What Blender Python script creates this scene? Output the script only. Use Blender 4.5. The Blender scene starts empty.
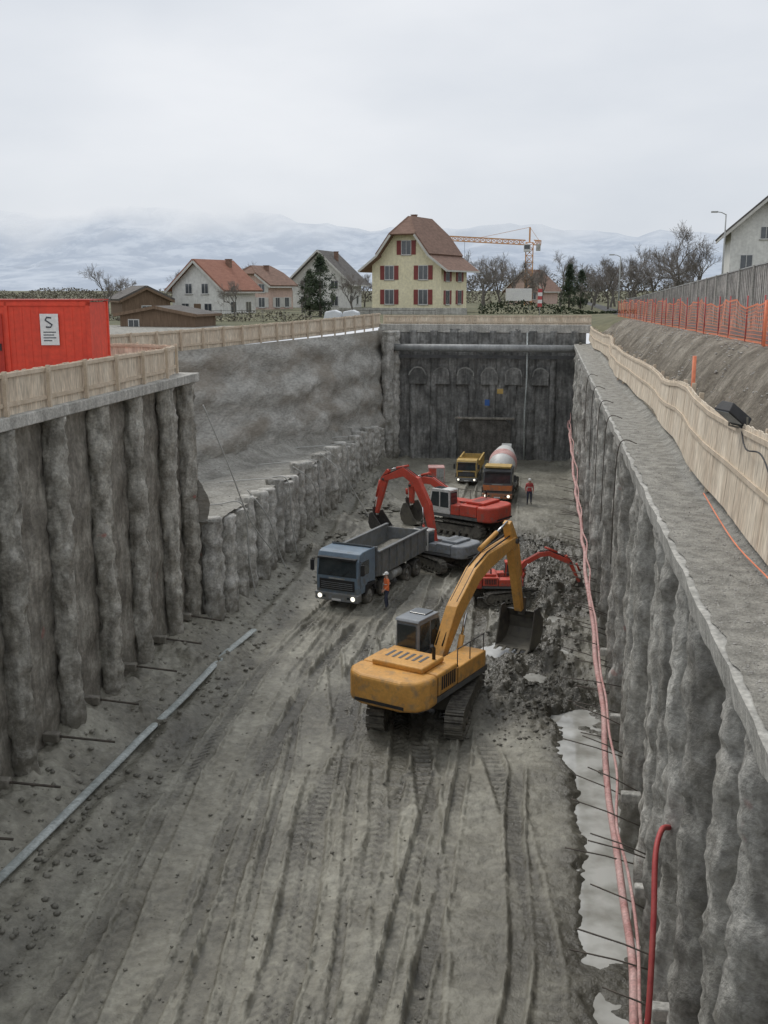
import bpy, math, random
import numpy as np
from mathutils import Vector, Matrix, noise
random.seed(7)
R=math.radians
scene=bpy.context.scene
COL=scene.collection

# ------------------------------------------------------------------ noise
_rng=np.random.RandomState(3)
_LAT=_rng.rand(8,256,256)
def vn(X,Y,s,k=0):
    X=np.asarray(X,float)/s+37.3*k; Y=np.asarray(Y,float)/s+11.7*k
    xi=np.floor(X).astype(int); yi=np.floor(Y).astype(int)
    fx=X-xi; fy=Y-yi; fx=fx*fx*(3-2*fx); fy=fy*fy*(3-2*fy)
    L=_LAT[k%8]
    a=L[xi%256,yi%256]; b=L[(xi+1)%256,yi%256]; c=L[xi%256,(yi+1)%256]; d=L[(xi+1)%256,(yi+1)%256]
    return (a*(1-fx)+b*fx)*(1-fy)+(c*(1-fx)+d*fx)*fy-.5
def fbm(X,Y,s,o=4,k=0,g=.5):
    t=0; a=1
    for i in range(o):
        t=t+a*vn(X,Y,s,k+i); s=s/2.03; a*=g
    return t

# ------------------------------------------------------------------ materials
def _n(nt,t,**kw):
    n=nt.nodes.new(t)
    for k,v in kw.items():
        setattr(n,k,v)
    return n
def rgba(c): return (c[0],c[1],c[2],1)
def mat(name,c1,c2=None,rough=.75,metal=0,scale=2.0,coords='Object',bump=0,bscale=None,bdist=.02,stretch=(1,1,1),
        mud=0,mudz=1.5,spec=.5,emit=0,c3=None,detail=5,lo=.35,hi=.65,streak=0,marks=0,stain=0,rnd=0):
    m=bpy.data.materials.new(name); m.use_nodes=True; nt=m.node_tree; nt.nodes.clear()
    L=nt.links.new
    out=_n(nt,'ShaderNodeOutputMaterial'); p=_n(nt,'ShaderNodeBsdfPrincipled'); L(p.outputs[0],out.inputs[0])
    if coords=='World':
        g=_n(nt,'ShaderNodeNewGeometry'); co=g.outputs['Position']
    else:
        g=_n(nt,'ShaderNodeTexCoord'); co=g.outputs['Object']
    mp=_n(nt,'ShaderNodeMapping'); mp.inputs['Scale'].default_value=stretch; L(co,mp.inputs[0])
    if c2 is None: c2=tuple(x*.8 for x in c1)
    nz=_n(nt,'ShaderNodeTexNoise'); nz.inputs['Scale'].default_value=scale; nz.inputs['Detail'].default_value=detail
    nz.inputs['Roughness'].default_value=.6
    L(mp.outputs[0],nz.inputs['Vector'])
    cr=_n(nt,'ShaderNodeValToRGB'); cr.color_ramp.elements[0].position=lo; cr.color_ramp.elements[1].position=hi
    cr.color_ramp.elements[0].color=rgba(c1); cr.color_ramp.elements[1].color=rgba(c2)
    if c3 is not None:
        e=cr.color_ramp.elements.new((lo+hi)/2); e.color=rgba(c3)
    L(nz.outputs[0],cr.inputs[0])
    colout=cr.outputs[0]
    n2=_n(nt,'ShaderNodeTexNoise'); n2.inputs['Scale'].default_value=scale*9; n2.inputs['Detail'].default_value=4
    L(mp.outputs[0],n2.inputs['Vector'])
    mr=_n(nt,'ShaderNodeMapRange'); mr.inputs[1].default_value=.25; mr.inputs[2].default_value=.75; mr.inputs[3].default_value=.65; mr.inputs[4].default_value=1.3
    L(n2.outputs[0],mr.inputs[0])
    mx=_n(nt,'ShaderNodeMix',data_type='RGBA',blend_type='MULTIPLY'); mx.inputs[0].default_value=.9 if bump else .4
    L(colout,mx.inputs[6]); L(mr.outputs[0],mx.inputs[7]); colout=mx.outputs[2]
    if rnd:
        oi=_n(nt,'ShaderNodeObjectInfo'); ro=_n(nt,'ShaderNodeMapRange'); ro.inputs[3].default_value=1-rnd; ro.inputs[4].default_value=1+rnd; L(oi.outputs['Random'],ro.inputs[0])
        m9=_n(nt,'ShaderNodeMix',data_type='RGBA',blend_type='MULTIPLY'); m9.inputs[0].default_value=1; L(colout,m9.inputs[6]); L(ro.outputs[0],m9.inputs[7]); colout=m9.outputs[2]
    if streak:
        m2=_n(nt,'ShaderNodeMapping'); m2.inputs['Scale'].default_value=(3.2,3.2,.45); L(co,m2.inputs[0])
        n3=_n(nt,'ShaderNodeTexNoise'); n3.inputs['Scale'].default_value=1.6; n3.inputs['Detail'].default_value=6; L(m2.outputs[0],n3.inputs['Vector'])
        c5=_n(nt,'ShaderNodeMapRange'); c5.inputs[1].default_value=.36; c5.inputs[2].default_value=.64
        c5.inputs[3].default_value=1-streak; c5.inputs[4].default_value=1+streak*.5
        L(n3.outputs[0],c5.inputs[0])
        m3=_n(nt,'ShaderNodeMix',data_type='RGBA',blend_type='MULTIPLY'); m3.inputs[0].default_value=1
        L(colout,m3.inputs[6]); L(c5.outputs[0],m3.inputs[7]); colout=m3.outputs[2]
    if stain:
        n7=_n(nt,'ShaderNodeTexNoise'); n7.inputs['Scale'].default_value=.3; n7.inputs['Detail'].default_value=8; L(mp.outputs[0],n7.inputs['Vector'])
        c7=_n(nt,'ShaderNodeMapRange'); c7.inputs[1].default_value=.48; c7.inputs[2].default_value=.66; c7.inputs[4].default_value=stain; L(n7.outputs[0],c7.inputs[0])
        m7=_n(nt,'ShaderNodeMix',data_type='RGBA'); L(c7.outputs[0],m7.inputs[0]); L(colout,m7.inputs[6]); m7.inputs[7].default_value=(.24,.20,.15,1); colout=m7.outputs[2]
    if marks:
        n6=_n(nt,'ShaderNodeTexNoise'); n6.inputs['Scale'].default_value=1.1; n6.inputs['Detail'].default_value=2; L(co,n6.inputs['Vector'])
        c6=_n(nt,'ShaderNodeMapRange'); c6.inputs[1].default_value=.715; c6.inputs[2].default_value=.75; c6.inputs[4].default_value=marks; L(n6.outputs[0],c6.inputs[0])
        m6=_n(nt,'ShaderNodeMix',data_type='RGBA'); L(c6.outputs[0],m6.inputs[0]); L(colout,m6.inputs[6]); m6.inputs[7].default_value=(.5,.16,.14,1); colout=m6.outputs[2]
    if mud:
        sp=_n(nt,'ShaderNodeSeparateXYZ'); L(co,sp.inputs[0])
        a=_n(nt,'ShaderNodeMapRange'); a.inputs[1].default_value=0; a.inputs[2].default_value=mudz
        a.inputs[3].default_value=mud; a.inputs[4].default_value=mud*.12; L(sp.outputs[2],a.inputs[0])
        n4=_n(nt,'ShaderNodeTexNoise'); n4.inputs['Scale'].default_value=3.5; n4.inputs['Detail'].default_value=7; L(co,n4.inputs['Vector'])
        ad=_n(nt,'ShaderNodeMath',operation='ADD'); L(a.outputs[0],ad.inputs[0]); L(n4.outputs[0],ad.inputs[1])
        b=_n(nt,'ShaderNodeMapRange'); b.inputs[1].default_value=.6; b.inputs[2].default_value=.95; L(ad.outputs[0],b.inputs[0])
        m4=_n(nt,'ShaderNodeMix',data_type='RGBA'); L(b.outputs[0],m4.inputs[0]); L(colout,m4.inputs[6]); m4.inputs[7].default_value=(.19,.178,.147,1)
        colout=m4.outputs[2]
        rr=_n(nt,'ShaderNodeMapRange'); rr.inputs[3].default_value=rough; rr.inputs[4].default_value=.9; L(b.outputs[0],rr.inputs[0]); L(rr.outputs[0],p.inputs['Roughness'])
    else:
        p.inputs['Roughness'].default_value=rough
    L(colout,p.inputs['Base Color'])
    p.inputs['Metallic'].default_value=metal
    p.inputs['Specular IOR Level'].default_value=spec
    if emit:
        L(colout,p.inputs['Emission Color']); p.inputs['Emission Strength'].default_value=emit
    if bump:
        n5=_n(nt,'ShaderNodeTexNoise'); n5.inputs['Scale'].default_value=bscale or scale*4; n5.inputs['Detail'].default_value=6
        n5.inputs['Roughness'].default_value=.65
        L(mp.outputs[0],n5.inputs['Vector'])
        bp=_n(nt,'ShaderNodeBump'); bp.inputs['Strength'].default_value=bump; bp.inputs['Distance'].default_value=bdist
        L(n5.outputs[0],bp.inputs['Height']); L(bp.outputs[0],p.inputs['Normal'])
    return m

M={}
M['pile']=mat('rough_pile_concrete',(.25,.235,.20),(.57,.555,.505),c3=(.41,.395,.35),rough=.92,scale=1.3,coords='World',bump=1,bscale=6,bdist=.08,streak=.25,marks=.7,rnd=.12,mud=.45,mudz=2.6)
M['pileR']=mat('grey_pile_concrete',(.30,.29,.26),(.56,.55,.51),c3=(.43,.42,.385),rough=.92,scale=1.1,coords='World',bump=1,bscale=6,bdist=.07,streak=.28,marks=.4,rnd=.2,mud=.4,mudz=2.6)
M['pile2']=mat('pale_pile_concrete',(.36,.35,.31),(.66,.65,.61),c3=(.50,.49,.455),rough=.92,scale=1.3,coords='World',bump=1,bscale=6,bdist=.08,streak=.25,rnd=.15,mud=.42,mudz=2.2)
M['shot']=mat('shotcrete',(.19,.175,.148),(.40,.382,.335),c3=(.29,.272,.235),rough=.92,scale=.9,coords='World',bump=1,bscale=5,bdist=.07,streak=.25,marks=.35,mud=.4,mudz=2.4)
M['gap']=mat('shade_painted_shotcrete',(.075,.07,.062),(.19,.18,.163),c3=(.13,.123,.11),rough=.92,scale=.9,coords='World',bump=1,bscale=6,bdist=.06,streak=.25)  # shade of the gaps between piles, painted in as a darker colour
M['shotpale']=mat('pale_shotcrete',(.31,.302,.275),(.50,.49,.455),c3=(.40,.392,.36),rough=.92,scale=.55,coords='World',bump=1,bscale=5,bdist=.07,detail=10,stain=.55,stretch=(.6,.6,2.0))  # the slope face's own paler, stained colour
M['shotdark']=mat('wet_dark_shotcrete',(.125,.127,.122),(.33,.33,.315),c3=(.215,.215,.205),rough=.85,scale=.6,coords='World',bump=.9,bscale=3,bdist=.12,streak=.35)
M['archpale']=mat('faint_pale_shotcrete',(.2,.2,.19),(.4,.4,.38),rough=.9,scale=1.2,coords='World',bump=.6,bscale=8,bdist=.04)
M['conc']=mat('cast_concrete',(.37,.362,.33),(.54,.53,.49),rough=.9,scale=1.5,coords='World',bump=.8,bscale=12,bdist=.04,streak=.2)
M['gravel']=mat('gravel',(.25,.242,.215),(.45,.435,.39),rough=.95,scale=3,coords='World',bump=1,bscale=22,bdist=.07)
M['benchm']=mat('grey_earth',(.23,.222,.196),(.38,.37,.335),rough=.95,scale=.7,coords='World',bump=.9,bscale=8,bdist=.08)
M['bank']=mat('gravelly_earth',(.14,.12,.092),(.35,.315,.26),c3=(.23,.203,.162),rough=.95,scale=1.1,coords='World',bump=1,bscale=7,bdist=.16,detail=8)
M['stone']=mat('stones',(.25,.24,.22),(.52,.50,.47),rough=.9,scale=5,coords='World')
M['clod']=mat('mud_clods',(.16,.152,.127),(.26,.25,.212),rough=.8,scale=3,coords='World',bump=.6,bscale=12)
M['clodwet']=mat('dark_wet_mud_clods',(.11,.103,.084),(.19,.18,.15),rough=.6,scale=3,coords='World',bump=.8,bscale=14,bdist=.04)
M['wood']=mat('raw_timber_boards',(.60,.50,.385),(.76,.67,.54),c3=(.68,.585,.46),rough=.85,scale=.9,coords='World',stretch=(1.6,1.6,.4),bump=.2,bscale=12,bdist=.01,streak=.12)
M['post']=mat('timber_post',(.52,.43,.32),(.66,.56,.44),rough=.85,scale=3,coords='World')
M['asph']=mat('asphalt',(.06,.06,.06),(.1,.1,.098),rough=.85,scale=2,coords='World',bump=.3,bscale=40)
M['grass']=mat('winter_grass',(.09,.095,.05),(.17,.16,.09),rough=.95,scale=.15,coords='World',bump=.5,bscale=4)
M['steel']=mat('dark_steel',(.06,.06,.06),(.11,.1,.09),rough=.5,metal=.4,scale=6,mud=.5,mudz=2)
M['rust']=mat('rusty_rod',(.06,.052,.045),(.12,.1,.08),rough=.8,scale=8)
M['chrome']=mat('hydraulic_rod_chrome',(.6,.6,.6),(.5,.5,.5),rough=.25,metal=1,scale=5)
M['track']=mat('muddy_track_steel',(.06,.056,.05),(.17,.16,.135),rough=.8,scale=5,bump=.5,bscale=14,mud=.35,mudz=1.2)
M['tyre']=mat('tyre_rubber',(.025,.025,.025),(.06,.058,.054),rough=.85,scale=6,mud=.38,mudz=1.2)
M['yellow']=mat('orange_yellow_paint',(.72,.38,.095),(.59,.30,.07),rough=.5,scale=1.3,mud=.28,mudz=2.4)
M['redp']=mat('red_paint',(.62,.09,.055),(.49,.07,.045),rough=.5,scale=1.3,mud=.33,mudz=2.2)
M['greyp']=mat('light_grey_paint',(.42,.43,.42),(.34,.35,.34),rough=.5,scale=1.5,mud=.35,mudz=2)
M['cabgrey']=mat('blue_grey_cab_paint',(.27,.29,.31),(.2,.22,.24),rough=.5,scale=1.5,mud=.3,mudz=3)
M['strut']=mat('grey_pipe_paint',(.27,.28,.28),(.36,.37,.365),rough=.6,scale=1.5,streak=.2)
M['darkgrey']=mat('dark_grey_paint',(.08,.085,.09),(.13,.135,.14),rough=.55,scale=1.5,mud=.35,mudz=2)
M['blue']=mat('blue_grey_paint',(.18,.245,.31),(.14,.19,.245),rough=.42,scale=1.2,mud=.38,mudz=2)
M['whitep']=mat('white_paint',(.7,.7,.68),(.6,.6,.58),rough=.5,scale=1.5,mud=.22,mudz=2)
M['yelp']=mat('yellow_paint',(.58,.40,.13),(.46,.31,.1),rough=.6,scale=1.5,mud=.4,mudz=2)
M['orangep']=mat('orange_red_paint',(.62,.2,.06),(.5,.15,.05),rough=.55,scale=1.5,mud=.35,mudz=2)
M['dump']=mat('grey_dump_body_steel',(.13,.14,.145),(.21,.22,.225),rough=.6,scale=1.5,mud=.35,mudz=3.4)
M['black']=mat('black_plastic',(.02,.02,.022),(.035,.035,.035),rough=.6,scale=4)
M['glass']=mat('dark_glass',(.03,.04,.045),(.05,.06,.065),rough=.1,scale=2,spec=.8)
M['lamp']=mat('lit_headlamp',(1,.95,.8),(1,.95,.8),rough=.2,scale=2,emit=1.4)
M['hosepink']=mat('pink_red_hose',(.50,.25,.23),(.64,.43,.40),rough=.75,scale=2,coords='World',bump=.2)
M['hosered']=mat('red_hose',(.42,.05,.055),(.5,.1,.09),rough=.55,scale=2,coords='World')
M['hosegrey']=mat('pale_layflat_hose',(.33,.36,.345),(.56,.6,.585),rough=.8,scale=1.2,coords='World',bump=.4,bscale=7)
M['cable']=mat('pale_cable',(.45,.45,.43),(.55,.55,.53),rough=.7,scale=3)
M['net']=mat('orange_safety_net',(.85,.27,.14),(.75,.22,.11),rough=.6,scale=1)
M['contred']=mat('red_container_paint',(.78,.075,.035),(.70,.06,.03),rough=.55,scale=.6,streak=.08)
M['contdoor']=mat('dark_red_door_paint',(.50,.035,.018),(.43,.03,.016),rough=.55,scale=.6)
M['sign']=mat('white_sign',(.78,.78,.76),(.7,.7,.7),rough=.5,scale=1)
M['bluesign']=mat('blue_sign',(.04,.14,.42),(.04,.12,.38),rough=.5,scale=1)
M['ink']=mat('dark_ink',(.04,.05,.07),(.06,.06,.08),rough=.6,scale=1)
M['cream']=mat('cream_render',(.84,.78,.56),(.79,.73,.51),rough=.9,scale=.4,coords='World',streak=.05)
M['whitew']=mat('white_render',(.76,.76,.72),(.68,.68,.65),rough=.9,scale=.4,coords='World',streak=.06)
M['pinkw']=mat('pink_render',(.62,.46,.39),(.56,.41,.35),rough=.9,scale=.4,coords='World',streak=.1)
M['roofbr']=mat('brown_roof_tiles',(.18,.11,.08),(.26,.16,.12),rough=.85,scale=1.2,coords='World',stretch=(1,1,4),bump=.5,bscale=8)
M['roofred']=mat('red_roof_tiles',(.27,.12,.08),(.34,.16,.11),rough=.85,scale=1.2,coords='World',stretch=(1,1,4),bump=.5,bscale=8)
M['roofdk']=mat('dark_roof_tiles',(.085,.078,.072),(.14,.128,.118),rough=.85,scale=1.2,coords='World',stretch=(1,1,4),bump=.5,bscale=8)
M['eave']=mat('white_eave_boards',(.6,.59,.55),(.5,.49,.45),rough=.8,scale=2)
M['shutter']=mat('dark_red_shutters',(.20,.04,.04),(.25,.055,.045),rough=.6,scale=3)
M['frame']=mat('window_frame_white',(.7,.7,.67),(.62,.62,.6),rough=.6,scale=3)
M['pane']=mat('window_pane',(.05,.06,.07),(.09,.10,.11),rough=.1,scale=1,spec=.8)
M['shedw']=mat('brown_shed_boards',(.15,.10,.065),(.22,.15,.10),rough=.85,scale=2,coords='World',stretch=(4,4,.5))
M['bark']=mat('bark',(.11,.10,.088),(.17,.155,.135),rough=.95,scale=6)
M['twig']=mat('twigs',(.18,.16,.145),(.26,.235,.21),rough=.95,scale=2)
M['leaf']=mat('evergreen_foliage',(.03,.05,.025),(.075,.10,.05),rough=.85,scale=.7,coords='World')
M['leafbr']=mat('dull_hedge_foliage',(.15,.14,.115),(.24,.22,.18),rough=.9,scale=.5,coords='World')
M['crane']=mat('crane_orange_paint',(.68,.36,.15),(.62,.32,.13),rough=.6,scale=1)
M['barrier']=mat('grey_barrier_panels',(.34,.33,.31),(.50,.48,.45),rough=.9,scale=.8,coords='World',bump=.3,bscale=20,streak=.35)
M['skin']=mat('skin',(.5,.3,.22),(.45,.27,.2),rough=.6,scale=4)
M['orangec']=mat('orange_workwear',(.9,.22,.07),(.8,.18,.06),rough=.8,scale=4)
M['bluec']=mat('dark_blue_workwear',(.04,.05,.08),(.06,.065,.1),rough=.85,scale=4)
M['bootc']=mat('muddy_boots',(.08,.075,.065),(.13,.12,.1),rough=.85,scale=4)
M['helmet']=mat('white_helmet',(.75,.75,.73),(.7,.7,.68),rough=.4,scale=2)
M['whitetarp']=mat('white_tarpaulin',(.6,.63,.66),(.7,.72,.74),rough=.6,scale=2)

def mud_material():
    m=bpy.data.materials.new('wet_grey_mud'); m.use_nodes=True; nt=m.node_tree; nt.nodes.clear(); L=nt.links.new
    out=_n(nt,'ShaderNodeOutputMaterial'); p=_n(nt,'ShaderNodeBsdfPrincipled'); L(p.outputs[0],out.inputs[0])
    g=_n(nt,'ShaderNodeNewGeometry'); co=g.outputs['Position']
    at=_n(nt,'ShaderNodeAttribute',attribute_name='wet')
    n1=_n(nt,'ShaderNodeTexNoise'); n1.inputs['Scale'].default_value=.5; n1.inputs['Detail'].default_value=8; n1.inputs['Roughness'].default_value=.6; L(co,n1.inputs['Vector'])
    c1=_n(nt,'ShaderNodeValToRGB'); c1.color_ramp.elements[0].position=.36; c1.color_ramp.elements[1].position=.66
    c1.color_ramp.elements[0].color=(.245,.232,.188,1); c1.color_ramp.elements[1].color=(.36,.347,.288,1); L(n1.outputs[0],c1.inputs[0])
    mx=_n(nt,'ShaderNodeMix',data_type='RGBA'); L(at.outputs['Fac'],mx.inputs[0]); L(c1.outputs[0],mx.inputs[6]); mx.inputs[7].default_value=(.092,.086,.068,1)
    n2=_n(nt,'ShaderNodeTexNoise'); n2.inputs['Scale'].default_value=4; n2.inputs['Detail'].default_value=6; L(co,n2.inputs['Vector'])
    r2=_n(nt,'ShaderNodeMapRange'); r2.inputs[1].default_value=.3; r2.inputs[2].default_value=.7; r2.inputs[3].default_value=.76; r2.inputs[4].default_value=1.18; L(n2.outputs[0],r2.inputs[0])
    m2=_n(nt,'ShaderNodeMix',data_type='RGBA',blend_type='MULTIPLY'); m2.inputs[0].default_value=1; L(mx.outputs[2],m2.inputs[6]); L(r2.outputs[0],m2.inputs[7])
    L(m2.outputs[2],p.inputs['Base Color'])
    r3=_n(nt,'ShaderNodeMapRange'); r3.inputs[3].default_value=.55; r3.inputs[4].default_value=.25; L(at.outputs['Fac'],r3.inputs[0]); L(r3.outputs[0],p.inputs['Roughness'])
    n5=_n(nt,'ShaderNodeTexNoise'); n5.inputs['Scale'].default_value=5; n5.inputs['Detail'].default_value=8; n5.inputs['Roughness'].default_value=.6; L(co,n5.inputs['Vector'])
    bp=_n(nt,'ShaderNodeBump'); bp.inputs['Strength'].default_value=.9; bp.inputs['Distance'].default_value=.10
    L(n5.outputs[0],bp.inputs['Height']); L(bp.outputs[0],p.inputs['Normal'])
    return m
M['mud']=mud_material()
def water_material():
    m=bpy.data.materials.new('milky_puddle_water'); m.use_nodes=True; nt=m.node_tree
    p=nt.nodes['Principled BSDF']; p.inputs['Roughness'].default_value=.04
    n=_n(nt,'ShaderNodeTexNoise'); n.inputs['Scale'].default_value=1.1; n.inputs['Detail'].default_value=5
    g=_n(nt,'ShaderNodeNewGeometry'); nt.links.new(g.outputs['Position'],n.inputs['Vector'])
    cr=_n(nt,'ShaderNodeValToRGB'); cr.color_ramp.elements[0].position=.36; cr.color_ramp.elements[1].position=.6
    cr.color_ramp.elements[0].color=(.30,.295,.265,1); cr.color_ramp.elements[1].color=(.54,.54,.51,1); nt.links.new(n.outputs[0],cr.inputs[0]); nt.links.new(cr.outputs[0],p.inputs['Base Color'])
    b=_n(nt,'ShaderNodeBump'); b.inputs['Strength'].default_value=.06; nt.links.new(n.outputs[0],b.inputs['Height']); nt.links.new(b.outputs[0],p.inputs['Normal'])
    return m
M['water']=water_material()

# ------------------------------------------------------------------ geometry helper
class G:
    def __init__(s,M=None): s.v=[];s.f=[];s.mi=[];s.sm=[];s.M=M if M is not None else Matrix(); s.cur=0
    def add(s,vs,fs,smooth=False):
        o=len(s.v); s.v+= [tuple(s.M@Vector(p)) for p in vs]
        for f in fs:
            s.f.append(tuple(i+o for i in f)); s.mi.append(s.cur); s.sm.append(smooth)
        return s
    def box(s,x0,x1,y0,y1,z0,z1):
        return s.add([(x0,y0,z0),(x1,y0,z0),(x1,y1,z0),(x0,y1,z0),(x0,y0,z1),(x1,y0,z1),(x1,y1,z1),(x0,y1,z1)],
            [(0,3,2,1),(4,5,6,7),(0,1,5,4),(1,2,6,5),(2,3,7,6),(3,0,4,7)])
    def beam(s,p0,p1,w,d):
        p0=Vector(p0);p1=Vector(p1); a=(p1-p0).normalized()
        up=Vector((0,0,1)) if abs(a.z)<.95 else Vector((0,1,0))
        r=a.cross(up).normalized()*w/2; u=r.cross(a).normalized()*d/2
        vs=[p0-r-u,p0+r-u,p0+r+u,p0-r+u,p1-r-u,p1+r-u,p1+r+u,p1-r+u]
        return s.add(vs,[(0,3,2,1),(4,5,6,7),(0,1,5,4),(1,2,6,5),(2,3,7,6),(3,0,4,7)])
    def prism(s,pts,a,b,plane='yz'):
        n=len(pts)
        if plane=='yz': f=lambda p,t:(t,p[0],p[1])
        elif plane=='xz': f=lambda p,t:(p[0],t,p[1])
        else: f=lambda p,t:(p[0],p[1],t)
        vs=[f(p,a) for p in pts]+[f(p,b) for p in pts]
        fs=[tuple(range(n-1,-1,-1)),tuple(range(n,2*n))]+[(i,(i+1)%n,n+(i+1)%n,n+i) for i in range(n)]
        return s.add(vs,fs)
    def cyl(s,p0,p1,r0,r1=None,n=14,caps=True,smooth=True):
        r1=r0 if r1 is None else r1
        return s.tube([p0,p1],[r0,r1],n,caps,smooth)
    def tube(s,pts,rs,n=8,caps=True,smooth=True,flat=1.0):
        pts=[Vector(p) for p in pts]; N=len(pts)
        if not hasattr(rs,'__len__'): rs=[rs]*N
        vs=[];ref=None
        for i,p in enumerate(pts):
            a=(pts[min(i+1,N-1)]-pts[max(i-1,0)])
            if a.length<1e-9: a=Vector((0,0,1))
            a.normalize()
            if ref is None: ref=Vector((1,0,0)) if abs(a.x)<.8 else Vector((0,1,0))
            u=(ref-a*ref.dot(a)).normalized(); w=a.cross(u); ref=u
            for k in range(n):
                t=2*math.pi*k/n; vs.append(p+u*math.cos(t)*rs[i]+w*math.sin(t)*rs[i]*flat)
        fs=[]
        for i in range(N-1):
            for k in range(n):
                fs.append((i*n+k,i*n+(k+1)%n,(i+1)*n+(k+1)%n,(i+1)*n+k))
        s.add(vs,fs,smooth)
        if caps:
            s.f.append(tuple(len(s.v)-len(vs)+k for k in range(n-1,-1,-1))); s.mi.append(s.cur); s.sm.append(False)
            s.f.append(tuple(len(s.v)-n+k for k in range(n))); s.mi.append(s.cur); s.sm.append(False)
        return s
    def mesh(s,name,mats,recalc=True):
        import bmesh
        me=bpy.data.meshes.new(name); me.from_pydata(s.v,[],s.f)
        if not isinstance(mats,(list,tuple)): mats=[mats]
        for m in mats: me.materials.append(M[m] if isinstance(m,str) else m)
        me.polygons.foreach_set('material_index',s.mi); me.polygons.foreach_set('use_smooth',s.sm)
        if recalc:
            b=bmesh.new(); b.from_mesh(me); bmesh.ops.recalc_face_normals(b,faces=b.faces); b.to_mesh(me); b.free()
        me.update(); return me
    def obj(s,name,mats,parent=None,bevel=0,loc=None,recalc=True,seg=2):
        o=bpy.data.objects.new(name,s.mesh(name,mats,recalc)); COL.objects.link(o)
        if parent is not None: o.parent=parent
        if loc is not None: o.location=loc
        if bevel:
            b=o.modifiers.new('bevel','BEVEL'); b.width=bevel; b.segments=seg; b.limit_method='ANGLE'; b.angle_limit=R(35)
        return o
def tag(o,label,cat,group=None,kind=None):
    o['label']=label; o['category']=cat
    if group: o['group']=group
    if kind: o['kind']=kind
    return o
def root(name,loc,rz=0,scale=1):
    e=bpy.data.objects.new(name,None); COL.objects.link(e); e.location=loc; e.rotation_euler=(0,0,rz); e.scale=(scale,)*3
    e.empty_display_size=.3
    return e
def grid_obj(name,P,mats,smooth=True,attr=None,flip=False):
    ny,nx=P.shape[:2]; me=bpy.data.meshes.new(name)
    me.vertices.add(ny*nx); me.vertices.foreach_set('co',P.reshape(-1))
    i,j=np.meshgrid(np.arange(ny-1),np.arange(nx-1),indexing='ij'); a=(i*nx+j).ravel()
    q=np.stack([a,a+1,a+nx+1,a+nx],1)
    if flip: q=q[:,::-1]
    me.loops.add(q.size); me.loops.foreach_set('vertex_index',q.ravel().astype(np.int32))
    me.polygons.add(len(q)); me.polygons.foreach_set('loop_start',np.arange(0,q.size,4,dtype=np.int32))
    me.polygons.foreach_set('use_smooth',np.full(len(q),smooth))
    me.materials.append(M[mats] if isinstance(mats,str) else mats)
    me.update(calc_edges=True); me.validate()
    if attr is not None:
        A=me.attributes.new('wet','FLOAT','POINT'); A.data.foreach_set('value',attr.ravel().astype(np.float32))
    o=bpy.data.objects.new(name,me); COL.objects.link(o); return o

# ------------------------------------------------------------------ pit floor
xs=np.arange(-15.6,3.6,.05)
ys=np.concatenate([np.arange(-5,14,.5),np.arange(14,36,.05),np.arange(36,50,.09),np.arange(50,90,.2)])
X,Y=np.meshgrid(xs,ys)
H=.17*fbm(X,Y,3.2,3,0)+.12*fbm(X,Y,.8,5,2,.55)
wet=np.clip(.40+1.3*fbm(X,Y,3.0,5,4,.6),0,1)*.6
ruts=[]
def rut(pts,w,d,kind): ruts.append((np.array(pts,float),w,d,kind))
for off in (0,.75):
    rut([(14,-3.15+off),(18,-3.0+off),(23,-2.85+off),(29,-2.75+off),(33,-2.9+off)],.18,.18,'tyre')
for off in (0,2.0):
    rut([(14,-5.0+off*.9),(19,-5.0+off),(24,-5.5+off),(32,-6.4+off),(42,-8.6+off)],.28,.15,'tyre')
for off in (0,2.1):
    rut([(14,-8.2+off),(20,-9.0+off),(28,-10.0+off),(36,-10.2+off),(43,-9.4+off)],.25,.14,'tyre')
    rut([(14,-7.2+off),(20,-7.6+off),(28,-8.4+off),(36,-8.9+off),(45,-8.6+off)],.22,.13,'tyre')
    rut([(14,-9.4+off),(22,-9.6+off),(30,-10.4+off),(38,-10.3+off),(60,-8.0+off)],.2,.11,'plain')
    rut([(14,-6.6+off),(20,-6.9+off),(28,-7.6+off),(38,-8.7+off),(46,-8.4+off)],.15,.1,'plain')
    rut([(14,-5.6+off),(20,-6.2+off),(28,-7.2+off),(38,-8.9+off),(46,-9.2+off)],.12,.09,'plain')
for off in (0,2.3):
    rut([(14,-1.7+off*.9),(20,-2.0+off),(26,-2.6+off),(32,-4.0+off)],.3,.08,'track')
    rut([(14,-6.0+off),(22,-6.3+off),(30,-5.6+off),(38,-4.9+off)],.3,.09,'track')
    rut([(30,-6+off),(40,-7+off),(50,-6+off),(60,-5+off),(80,-5+off)],.3,.12,'tyre')
    rut([(36,-4.5+off),(50,-5+off),(60,-4+off),(80,-4.4+off)],.3,.12,'plain')
rut([(16,-.4),(20,-.1),(24,-.2),(30,-.6)],.22,.16,'plain')
rut([(15,-4.2),(20,-3.9),(25,-4.1),(30,-4.6)],.22,.12,'tyre')
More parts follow.
